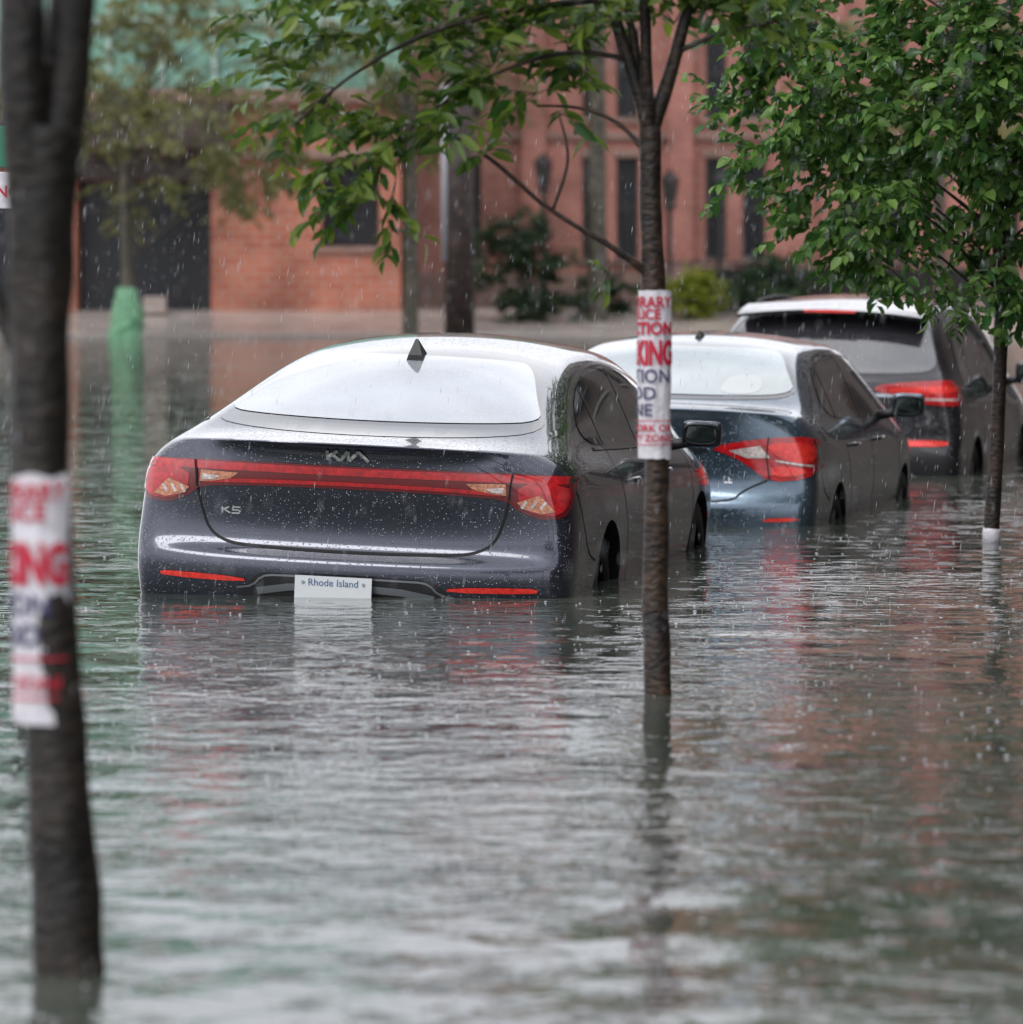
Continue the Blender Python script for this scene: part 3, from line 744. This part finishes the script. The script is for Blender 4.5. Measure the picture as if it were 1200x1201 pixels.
# ---------------------------------------------------------------- paper notices wrapped round trunks
def notice(loc,R,z0,z1,lines,seed,a0=-1.9,a1=1.25):
    e=empty('paper_notice',loc); n=48; m=30; V=[];F=[]
    for j in range(m+1):
        for i in range(n+1):
            a=lerp(a0,a1,i/n); z=lerp(z0,z1,j/m); 
            rr=R+.0045*noise.noise(Vector((a*2.2,z*9,seed)))+.0022*noise.noise(Vector((a*6,z*40,seed)))
            zz=z+.008*noise.noise(Vector((a*1.5,j*.1,seed+5)))
            V.append((rr*math.sin(a),-rr*math.cos(a),zz))
    for j in range(m):
        for i in range(n): F.append((j*(n+1)+i,j*(n+1)+i+1,(j+1)*(n+1)+i+1,(j+1)*(n+1)+i))
    mobj('sheet',V,F,M['paper'],e,True)
    for (txt,size,z,mat,off,aend,sx) in lines:
        if txt=='_':
            V=[];F=[]
            for i in range(25):
                a=lerp(a0+.15,a1-.1,i/24)
                for d in (0,size): V.append(((R+.006)*math.sin(a),-(R+.006)*math.cos(a),z+d))
            for i in range(24): F.append((2*i,2*i+2,2*i+3,2*i+1))
            mobj('rule',V,F,mat,e); continue
        v,f=text_vf(txt,size,off,'RIGHT',0,sx)
        bm=bmesh.new(); vs=[bm.verts.new((a,b,0)) for a,b in v]
        for q in f:
            try: bm.faces.new([vs[i] for i in q])
            except: pass
        bmesh.ops.subdivide_edges(bm,edges=[ed for ed in bm.edges if ed.calc_length()>.012],cuts=2)
        bmesh.ops.triangulate(bm,faces=bm.faces[:])
        # lettering that would run past the edge of the sheet is not printed
        dead=[fc for fc in bm.faces if aend+fc.calc_center_median().x/R<a0]
        bmesh.ops.delete(bm,geom=dead,context='FACES')
        for vv in bm.verts:
            a=aend+vv.co.x/R; zz=z+vv.co.y; r2=R+.0065
            vv.co=(r2*math.sin(a),-r2*math.cos(a),zz)
        me=bpy.data.meshes.new('lettering'); bm.to_mesh(me); bm.free(); me.materials.append(mat)
        o=bpy.data.objects.new('lettering',me); COL.objects.link(o); o.parent=e
    return e
R_,Bl=M['inkred'],M['inkblue']
notice((.483-.013,17.3,0),.0545,.775,1.325,[('TEMPORARY',.050,1.270,R_,.0012,.95,.85),('POLICE',.046,1.232,R_,.0012,.30,.9),('RESTRICTION',.056,1.182,R_,.0020,1.05,.82),('PARKING',.108,1.085,R_,.0045,1.12,.50),
   ('VIOLATION',.062,1.025,Bl,.0005,.9,.85),('FLOOD',.058,.970,Bl,.0005,.05,1),('ZONE',.058,.915,Bl,.0005,-.15,1),('_',.003,.898,R_,0,0,1),('STREET WORK OR',.032,.865,R_,.0006,1.0,1),('SAFETY ZONE',.032,.832,R_,.0006,1.0,1),('_',.003,.82,R_,0,0,1)],1)
notice((-.885-.054,10.6,0),.0625,.505,1.005,[('TEMPORARY',.05,.955,R_,.001,.75,.85),('POLICE',.05,.915,R_,.001,.15,.9),('PARKING',.11,.79,R_,.005,.85,.55),('VIOLATION',.062,.725,Bl,.001,.30,.9),('FLOOD',.060,.665,Bl,.001,.0,1),
   ('_',.005,.635,R_,0,0,1),('SAFETY ZONE',.038,.575,R_,.0008,.75,1),('_',.005,.555,R_,0,0,1)],9,-1.5,1.0)

# ---------------------------------------------------------------- water
def watermat():
    m,nt,b=nmat('flood_water'); setp(b,Roughness=.028,IOR=1.35)
    L=nt.links.new; N=nt.nodes.new
    tc=N('ShaderNodeTexCoord')
    big=N('ShaderNodeTexNoise'); big.inputs['Scale'].default_value=.35; big.inputs['Detail'].default_value=4; L(tc.outputs['Object'],big.inputs['Vector'])
    cr=N('ShaderNodeValToRGB'); cr.color_ramp.elements[0].color=(.038,.050,.040,1); cr.color_ramp.elements[1].color=(.075,.085,.070,1)
    cr.color_ramp.elements[0].position=.35; cr.color_ramp.elements[1].position=.65
    L(big.outputs[0],cr.inputs[0]); L(cr.outputs[0],b.inputs['Base Color'])
    def nz(scale,det,sx=1,sy=1,rot=0,dist=0):
        mp=N('ShaderNodeMapping'); mp.inputs['Scale'].default_value=(sx,sy,1); mp.inputs['Rotation'].default_value=(0,0,rot); L(tc.outputs['Object'],mp.inputs[0])
        n=N('ShaderNodeTexNoise'); n.noise_dimensions='2D'; n.inputs['Scale'].default_value=scale; n.inputs['Detail'].default_value=det; n.inputs['Distortion'].default_value=dist; L(mp.outputs[0],n.inputs['Vector']); return n.outputs[0]
    def math_(op,a,bb):
        x=N('ShaderNodeMath'); x.operation=op
        for i,k in enumerate((a,bb)):
            if k is None: continue
            if isinstance(k,(int,float)): x.inputs[i].default_value=k
            else: L(k,x.inputs[i])
        return x.outputs[0]
    gust=N('ShaderNodeMapRange'); gust.inputs[1].default_value=.40; gust.inputs[2].default_value=.60; gust.inputs[3].default_value=.35; gust.inputs[4].default_value=1.35
    L(nz(.5,2,1.5,.8,.3,.5),gust.inputs[0])
    h=math_('MULTIPLY',nz(5.2,2,1.0,1.1,-.15,.6),.0078)
    h=math_('ADD',h,math_('MULTIPLY',nz(15,2,1,1.1,.5,.3),.0021))
    h=math_('MULTIPLY',h,gust.outputs[0])
    h=math_('ADD',h,math_('MULTIPLY',nz(1.5,1,1.2,1.2,.3),.013))
    def rings(scale,k,amp,off):
        mp=N('ShaderNodeMapping'); mp.inputs['Location'].default_value=(off,off*.7,0); L(tc.outputs['Object'],mp.inputs[0])
        v=N('ShaderNodeTexVoronoi'); v.voronoi_dimensions='2D'; v.inputs['Scale'].default_value=scale; L(mp.outputs[0],v.inputs['Vector'])
        sp=N('ShaderNodeSeparateColor'); L(v.outputs['Color'],sp.inputs[0])
        ph=math_('MULTIPLY',sp.outputs[0],20)
        s=math_('SINE',math_('ADD',math_('MULTIPLY',v.outputs['Distance'],k),ph),None)
        fall=N('ShaderNodeMapRange'); fall.inputs[1].default_value=.0; fall.inputs[2].default_value=.5; fall.inputs[3].default_value=1; fall.inputs[4].default_value=0; L(v.outputs['Distance'],fall.inputs[0])
        sel=N('ShaderNodeMapRange'); sel.inputs[1].default_value=.4; sel.inputs[2].default_value=.85; L(sp.outputs[1],sel.inputs[0])
        return math_('MULTIPLY',math_('MULTIPLY',math_('MULTIPLY',s,fall.outputs[0]),sel.outputs[0]),amp)
    h=math_('ADD',h,rings(5.5,26,.0022,0))
    bp=N('ShaderNodeBump'); bp.inputs['Distance'].default_value=1.0; bp.inputs['Strength'].default_value=1.0
    L(h,bp.inputs['Height']); L(bp.outputs[0],b.inputs['Normal'])
    return m
mobj('flood_water',[(-300,-200,0),(300,-200,0),(300,96,0),(-300,96,0)],[(0,1,2,3)],watermat())
def blobs(name,P,Rr,Hh,mat,shear=0.):
    n=len(P); k=5
    base=[]
    for i in range(k):
        a=2*math.pi*i/k; base.append((math.cos(a),math.sin(a),0))
    T=np.array(base+[(0,0,1)]+[(0,0,-1)])
    off=T[None,:,:]*np.stack([Rr,Rr,Hh],1)[:,None,:]
    off[:,:,0]+=off[:,:,2]*shear
    V=P[:,None,:]+off
    tri=[]
    for i in range(k): tri+=[i,(i+1)%k,k, (i+1)%k,i,k+1]
    loops=(np.arange(n)*(k+2))[:,None]+np.array(tri)[None,:]
    loops=loops.reshape(-1); nf=len(loops)//3
    me=bpy.data.meshes.new(name); me.vertices.add(n*(k+2)); me.vertices.foreach_set('co',V.reshape(-1))
    me.loops.add(len(loops)); me.loops.foreach_set('vertex_index',loops.astype(np.int32))
    me.polygons.add(nf); me.polygons.foreach_set('loop_start',(np.arange(nf)*3).astype(np.int32)); me.polygons.foreach_set('loop_total',np.full(nf,3,dtype=np.int32))
    me.polygons.foreach_set('use_smooth',np.ones(nf,dtype=bool)); me.update(); me.validate(); me.materials.append(mat)
    o=bpy.data.objects.new(name,me); COL.objects.link(o); return o
dropm=simple('rain_drop',(.6,.63,.68),.2)
n=5200
y=8+60*rng.random(n)**1.2; x=(rng.random(n)*2-1)*(.12*y+1); P=np.stack([x,y,np.full(n,.0005)],1)
blobs('rain_splash',P,.003+.009*rng.random(n)**2,.0010+.0014*rng.random(n)**2,dropm)
n=20000
y=8+60*rng.random(n)**1.1; x=(rng.random(n)*2-1)*(.11*y+1.5); z=rng.random(n)*5
blobs('rain',np.stack([x,y,z],1),.00045+.0006*rng.random(n),.010+.018*rng.random(n),dropm,.12)

# ---------------------------------------------------------------- ground & far bank
asph=simple('wet_asphalt',(.06,.058,.055),.2,var=.3,vscale=3)
pave=simple('wet_pavement',(.38,.33,.30),.25,var=.3,vscale=1.5)
prof=[(-400,-.55),(70,-.55),(84,-.25),(89.9,-.11),(90.3,.02),(96,.36),(110,.4),(800,.5)]
V=[];F=[]
for yy,zz in prof: V+=[(-600,yy,zz),(600,yy,zz)]
for i in range(len(prof)-1): F.append((2*i,2*i+1,2*i+3,2*i+2))
mobj('ground',V,F,asph)
mobj('sidewalk',[(-60,90.3,.045),(60,90.3,.045),(60,96,.385),(-60,96,.385),(60,100,.40),(-60,100,.40)],[(0,1,2,3),(3,2,4,5)],pave)
k=Acc(); k.box(-60,60,90.0,90.3,-.3,.06); bevel_obj(k.obj('kerb',simple('granite_kerb',(.3,.27,.25),.4,var=.2)),.02)
# ---------------------------------------------------------------- buildings
brickL=brickmat('brick_orange',(.38,.105,.062),(.45,.155,.095),(.36,.25,.20),.42,.15)
brickR=brickmat('brick_rose',(.35,.125,.095),(.42,.17,.13),(.34,.22,.19),.24,.08)  # base colours lightened to stand in for rain haze
brickD=brickmat('brick_dark',(.050,.035,.030),(.075,.05,.042),(.07,.06,.055),.24,.08)
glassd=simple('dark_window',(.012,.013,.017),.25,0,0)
stone=simple('brownstone',(.27,.17,.14),.7,var=.2,vscale=3)
stoneL=simple('limestone',(.36,.30,.27),.7,var=.2,vscale=3)
stoneD=simple('dark_stone',(.10,.095,.09),.7,var=.2,vscale=3)
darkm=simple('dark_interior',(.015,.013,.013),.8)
frame=simple('window_frame',(.05,.045,.045),.5)
def facade(parent,W,H,ops,wall,depth=.25,frames=True,z00=0,sillm=None):
    xs=sorted({0,W}|{o[0] for o in ops}|{o[1] for o in ops}); zs=sorted({z00,H}|{o[2] for o in ops}|{o[3] for o in ops})
    V=[];F=[]
    def quad(*p): n=len(V); V.extend(p); F.append((n,n+1,n+2,n+3))
    for i in range(len(xs)-1):
        for j in range(len(zs)-1):
            cx=(xs[i]+xs[i+1])/2; cz=(zs[j]+zs[j+1])/2
            if any(o[0]<cx<o[1] and o[2]<cz<o[3] for o in ops): continue
            quad((xs[i],0,zs[j]),(xs[i+1],0,zs[j]),(xs[i+1],0,zs[j+1]),(xs[i],0,zs[j+1]))
    g=Acc(); fr=Acc(); si=Acc()
    for o in ops:
        x0,x1,z0,z1=o[:4]
        quad((x0,0,z0),(x0,depth,z0),(x0,depth,z1),(x0,0,z1)); quad((x1,0,z1),(x1,depth,z1),(x1,depth,z0),(x1,0,z0))
        quad((x0,0,z1),(x0,depth,z1),(x1,depth,z1),(x1,0,z1)); quad((x0,0,z0),(x1,0,z0),(x1,depth,z0),(x0,depth,z0))
        g.add([(x0,depth,z0),(x1,depth,z0),(x1,depth,z1),(x0,depth,z1)],[(0,1,2,3)])
        if frames and len(o)<5:
            t=.06
            fr.box(x0+.002,x0+t,depth-.08,depth-.01,z0+.002,z1-.002); fr.box(x1-t,x1-.002,depth-.08,depth-.01,z0+.002,z1-.002)
            fr.box(x0+t,x1-t,depth-.08,depth-.01,z1-t,z1-.002); fr.box(x0+t,x1-t,depth-.08,depth-.01,z0+.002,z0+t)
            fr.box(x0+t,x1-t,depth-.09,depth-.012,(z0+z1)/2-.03,(z0+z1)/2+.03)
            si.box(x0-.1,x1+.1,-.08,-.003,z0-.10,z0-.0); si.box(x0-.06,x1+.06,-.04,-.003,z1+.003,z1+.15)
    w=mobj('walls',V,F,wall,parent)
    for a,nm,mt in ((g,'window_glass',glassd),(fr,'window_frames',frame),(si,'sills',sillm or stone)):
        if a.v: a.obj(nm,mt,parent)
    return w
bl=empty('brick_garage_building',(-16,96,.3))
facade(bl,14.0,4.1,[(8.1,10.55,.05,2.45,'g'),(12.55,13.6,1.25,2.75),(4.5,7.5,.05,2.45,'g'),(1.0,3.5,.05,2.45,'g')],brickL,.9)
gm=simple('green_copper',(.17,.33,.26),.5,var=.35,vscale=2)
a=Acc()
a.box(0,14,-.15,-.005,2.85,3.02); a.box(0,14,-.25,-.004,3.85,4.1); a.obj('stone_band',stone,bl)
a=Acc(); a.box(0,10.9,-.8,-.16,3.03,3.84); a.box(7.9,10.8,-.3,-.006,2.46,2.84); a.obj('dark_awning',simple('awning_brown',(.05,.035,.03),.6,var=.4,vscale=3),bl)
a=Acc(); a.box(0,14,.3,6,4.1,10.5); a.obj('upper_storey',gm,bl)
a=Acc()
for i in range(15): a.box(i*.96,i*.96+.09,.2,.298,4.1,10.5)
for zz in (5.3,6.6,8.0,9.5): a.box(0,14,.18,.296,zz,zz+.1)
a.obj('mullions',simple('pale_green',(.36,.48,.43),.5),bl)
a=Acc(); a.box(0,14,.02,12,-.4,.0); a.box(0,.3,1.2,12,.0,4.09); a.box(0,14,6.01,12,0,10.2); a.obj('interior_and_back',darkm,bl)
a=Acc(); a.box(9.4,9.8,-1.2,-.8,.05,.35); bevel_obj(a.obj('utility_box',stoneL,bl),.02)
br=empty('brick_row_house',(-2.0,101,.3))
ops=[]
for x0,w in ((1.0,.42),(3.35,.36),(4.0,.42),(5.7,.40),(6.4,.45),(9.0,.5),(11.2,.5),(13.0,.5)):
    ops.append((x0,x0+w,1.0,2.95))
    for zz in (3.7,6.3,8.9): ops.append((x0,x0+w,zz,zz+1.7))
facade(br,16,11.4,ops,brickR,.25)
a=Acc(); a.box(0,16,-.12,-.005,.0,.75); a.box(0,16,-.10,-.004,3.3,3.42); a.box(0,16,-.4,-.005,11.0,11.4); a.obj('stone_courses',stone,br)
a=Acc()
for px in (2.2,5.0,7.9,10.3,12.3): a.box(px,px+.45,-.22,-.003,.76,10.99)
a.obj('pilasters',brickR,br)
a=Acc()
for i in range(6): a.box(4.9-0,6.2,-.4-.28*(6-i),-.4-.28*(5-i)+.001,0,.16*(i+1)-.0)
a.obj('stoop',stone,br)
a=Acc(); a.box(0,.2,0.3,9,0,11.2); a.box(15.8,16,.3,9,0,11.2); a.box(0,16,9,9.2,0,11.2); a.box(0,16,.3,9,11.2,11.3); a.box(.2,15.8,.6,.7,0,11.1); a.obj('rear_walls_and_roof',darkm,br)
bs=empty('unseen_brick_house',(8.8,62,-.3),(0,0,-math.pi/2))  # unseen houses, added and kept dark to deepen the car-side reflections
ops=[]
for i in range(16):
    for z in (1.2,4.4,7.4): ops.append((1.5+i*4.3,3.3+i*4.3,z,z+2.1))
facade(bs,72,11.2,ops,brickD,.25,True,0,stoneD)
a=Acc(); a.box(0,72,-.3,-.005,10.8,11.2); a.obj('cornice',stoneD,bs)
a=Acc(); a.box(0,72,.6,9,-.2,11.1); a.obj('building_mass',darkm,bs)

fe=Acc(); iron=simple('wrought_iron',(.02,.02,.022),.4)
for i in range(60):
    x=-.2+i*.14; fe.box(x,x+.025,97.5,97.525,.38,1.35+(.06 if i%4==0 else 0))
fe.box(-.2,8.1,97.49,97.535,1.22,1.26); fe.box(-.2,8.1,97.49,97.535,.5,.54)
fe.obj('iron_fence',iron)
a=Acc(); a.box(3.5,8.5,98.2,98.9,.35,1.15); bevel_obj(a.obj('garden_wall',darkm),.02)
def lamp(x,y,z0,h):
    e=empty('street_lamp',(x,y,z0)); a=Acc()
    a.tube([(0,0,0),(0,0,.25),(0,0,.3),(0,0,h-.75)],[.12,.10,.05,.04],10)
    a.tube([(0,0,h-.75),(0,0,h-.68),(0,0,h-.64)],[.06,.12,.10],6)
    for k in range(6):
        an=math.pi*k/3; a.tube([(.09*math.cos(an),.09*math.sin(an),h-.64),(.16*math.cos(an),.16*math.sin(an),h-.22)],[.012,.012],4)
    a.tube([(0,0,h-.22),(0,0,h-.18),(0,0,h-.06),(0,0,h-.04),(0,0,h)],[.19,.17,.05,.03,.01],6)
    a.obj('post_and_lantern',iron,e)
    g=Acc(); g.tube([(0,0,h-.63),(0,0,h-.23)],[.075,.145],6); g.obj('lantern_glass',simple('lantern_glass',(.06,.06,.06),.1),e)
lamp(.57,95.2,.35,2.9); lamp(2.85,95.2,.35,2.6); lamp(3.75,95.5,.35,2.6)
up=empty('utility_pole',(-.86,87.5,0)); a=Acc(); a.tube([(0,0,-.4),(0,0,3),(0,0,9)],[.25,.235,.18],16); a.obj('pole',barkmat('pole_wood',(.02,.013,.012),(.075,.045,.038)),up,True)
a=Acc(); a.tube([(-.245,-.1,1.3),(-.245,-.1,4.2)],[.05,.05],8); a.obj('conduit',simple('pvc',(.38,.38,.42),.4),up,True)
a=Acc(); a.box(-1.2,1.2,-.06,.06,8.2,8.35); a.tube([(-1,0,8.35),(-1,0,8.5)],[.05,.04],8); a.tube([(1,0,8.35),(1,0,8.5)],[.05,.04],8); a.obj('crossarm',stone,up)
def fartree(x,y,trunk,cz,rx,rz,nan,leaf,size,seed,cx=0,name='street_tree'):
    e=empty(name,(x,y,0)); ac=Acc(); tw=Acc(); P=[];D=[]; rr=random.Random(seed)
    p,r=interp([(0,0,-.2,trunk),(.02,0,1.0,trunk*.8),(0,0,cz-rz*.5,trunk*.6),(cx*.5,0,cz,trunk*.4),(cx,0,cz+rz*.7,.02)]); ac.tube(p,r,10,True,.1)
    for i_ in range(nan):
        while 1:
            u=Vector((rr.uniform(-1,1),rr.uniform(-1,1),rr.uniform(-1,1)))
            if .3<u.length<1: break
        q=Vector((cx+u.x*rx,u.y*rx,cz+u.z*rz))
        if noise.noise(q*.8+Vector((seed,0,0)))<-.2: continue
        if i_%3==0:
            s0=Vector((cx*.3,0,max(1.4,q.z-1.2))); pp,r2=interp([(*s0,.025),(*(s0.lerp(q,.5)+Vector((0,0,.15))),.016),(*q,.008)],3); ac.tube(pp,r2,4,False)
        twigs(tw,[q],P,D,5,.75,11,.35,(cx,0,cz),.006,rr.randint(0,99999))
    ac.obj('trunk',barkG,e,True); tw.obj('twigs',barkG,e); leaves_obj('foliage',P,D,size,leaf,e,.5,.55,seed); return e
t=fartree(-6.45,88.6,.13,3.9,2.5,1.9,150,leafC,.15,31,.6)
a=Acc(); a.tube(catmull([(0,0,-.15),(0,0,.2),(.02,0,.55),(0,0,.78),(0,0,.86)],3),[.30,.30,.29,.285,.28,.27,.25,.23,.21,.18,.17,.17,.13],14,True,.25); a.obj('watering_bag',simple('green_tarp',(.13,.30,.17),.4,var=.3,vscale=6,bump=.05,bscale=8),t,True)
fartree(-1.72,89.5,.15,5.2,2.1,1.9,100,leafC,.15,37,0)
fartree(7.5,93,.14,5.2,2.4,2.2,60,leafC,.15,41,0)
for i,(tx,ty,tz,rx_,rz_) in enumerate(((-13,94,7,3.2,3),(1.5,93.5,8.6,2.6,2.2),(12,60,7,3,3),(-12,60,6.5,3.5,3.2))):
    fartree(tx,ty,.22,tz,rx_,rz_,60,leafB,.28,60+i,0)
def shrub(x,y,z,rx,rz,leaf,n,size,seed,name):
    e=empty(name,(x,y,z)); tw=Acc(); P=[];D=[]; rr=random.Random(seed); an=[]
    for _ in range(n):
        u=Vector((rr.gauss(0,.5),rr.gauss(0,.5),rr.random()))
        an.append((u.x*rx,u.y*rx*.8,u.z*rz*(1-.25*abs(u.x))))
    twigs(tw,an,P,D,5,.3,12,.1,(0,0,0),.006,seed)
    a=Acc(); a.tube([(0,0,-.1),(0,0,rz*.6)],[.06,.03],8); a.obj('stem',barkG,e); tw.obj('twigs',barkG,e); leaves_obj('foliage',P,D,size,leaf,e,.2,.5,seed)
shrub(.15,93.5,.2,.75,1.9,leafD,110,.10,51,'evergreen_shrub')
shrub(3.25,94,.28,.40,.75,leafY,60,.09,52,'lime_shrub')
shrub(4.7,95.2,.3,.7,1.0,leafD,60,.10,53,'evergreen_shrub')
shrub(1.6,95.5,.3,.6,.7,leafD,45,.10,54,'evergreen_shrub')
sp=empty('parking_sign',(-2.16,23.2,0)); a=Acc(); a.tube([(0,0,-.5),(0,0,2.2)],[.028,.028],8); a.obj('post',M['blackplastic'],sp)
a=Acc(); a.box(-.12,.03,-.04,-.032,1.64,1.80); bevel_obj(a.obj('sign_white',M['paper'],sp),.003)
a=Acc(); a.box(-.12,.03,-.04,-.032,1.82,2.0); bevel_obj(a.obj('sign_green',simple('sign_green',(.02,.22,.12),.4),sp),.003)
v,f=text_vf('NO',.07,.002); mobj('lettering',[(a_-.04,-.043,1.69+b_) for a_,b_ in v],f,M['inkred'],sp)

# ---------------------------------------------------------------- light
w=bpy.data.worlds.new('World'); S.world=w; w.use_nodes=True; nt=w.node_tree
bg=nt.nodes['Background']; sky=nt.nodes.new('ShaderNodeTexSky'); sky.sky_type='NISHITA'; sky.sun_disc=False
sky.sun_elevation=math.radians(50); sky.sun_rotation=math.radians(215); sky.air_density=1; sky.dust_density=4
hs=nt.nodes.new('ShaderNodeHueSaturation'); hs.inputs['Saturation'].default_value=.15
nt.links.new(sky.outputs[0],hs.inputs['Color'])
# cloud deck: uneven brightness of the overcast
tc=nt.nodes.new('ShaderNodeTexCoord'); mp=nt.nodes.new('ShaderNodeMapping'); mp.inputs['Scale'].default_value=(1,1,2.2); nt.links.new(tc.outputs['Generated'],mp.inputs[0])
cn=nt.nodes.new('ShaderNodeTexNoise'); cn.inputs['Scale'].default_value=2.6; cn.inputs['Detail'].default_value=4; nt.links.new(mp.outputs[0],cn.inputs['Vector'])
cr=nt.nodes.new('ShaderNodeValToRGB'); cr.color_ramp.elements[0].position=.36; cr.color_ramp.elements[1].position=.62
cr.color_ramp.elements[0].color=(.62,.64,.69,1); cr.color_ramp.elements[1].color=(1.0,1.0,1.0,1)
nt.links.new(cn.outputs[0],cr.inputs[0])
sc=nt.nodes.new('ShaderNodeMix'); sc.data_type='RGBA'; sc.blend_type='MULTIPLY'; sc.inputs[0].default_value=1; sc.inputs[6].default_value=(14.0,14.1,14.7,1)
nt.links.new(cr.outputs[0],sc.inputs[7])
mx=nt.nodes.new('ShaderNodeMix'); mx.data_type='RGBA'; mx.inputs[0].default_value=.72
nt.links.new(sc.outputs[2],mx.inputs[7])
nt.links.new(hs.outputs[0],mx.inputs[6]); nt.links.new(mx.outputs[2],bg.inputs[0]); bg.inputs[1].default_value=.15
sl=bpy.data.lights.new('sun','SUN'); sl.energy=1.2; sl.angle=math.radians(25); sl.color=(1,.96,.91)
so=bpy.data.objects.new('sun',sl); COL.objects.link(so); so.rotation_euler=(math.radians(40),0,math.radians(-35))

S.view_settings.view_transform='Standard'; S.view_settings.look='None'; S.view_settings.exposure=0
cam=bpy.data.cameras.new('camera'); co=bpy.data.objects.new('camera',cam); COL.objects.link(co)
co.location=(0,0,1.45); co.rotation_euler=(math.radians(90-2.816),0,0)
cam.sensor_width=36; cam.sensor_fit='HORIZONTAL'; cam.lens=186; cam.clip_end=2000; cam.clip_start=.1
cam.dof.use_dof=True; cam.dof.focus_distance=22.4; cam.dof.aperture_fstop=4.0
S.camera=co
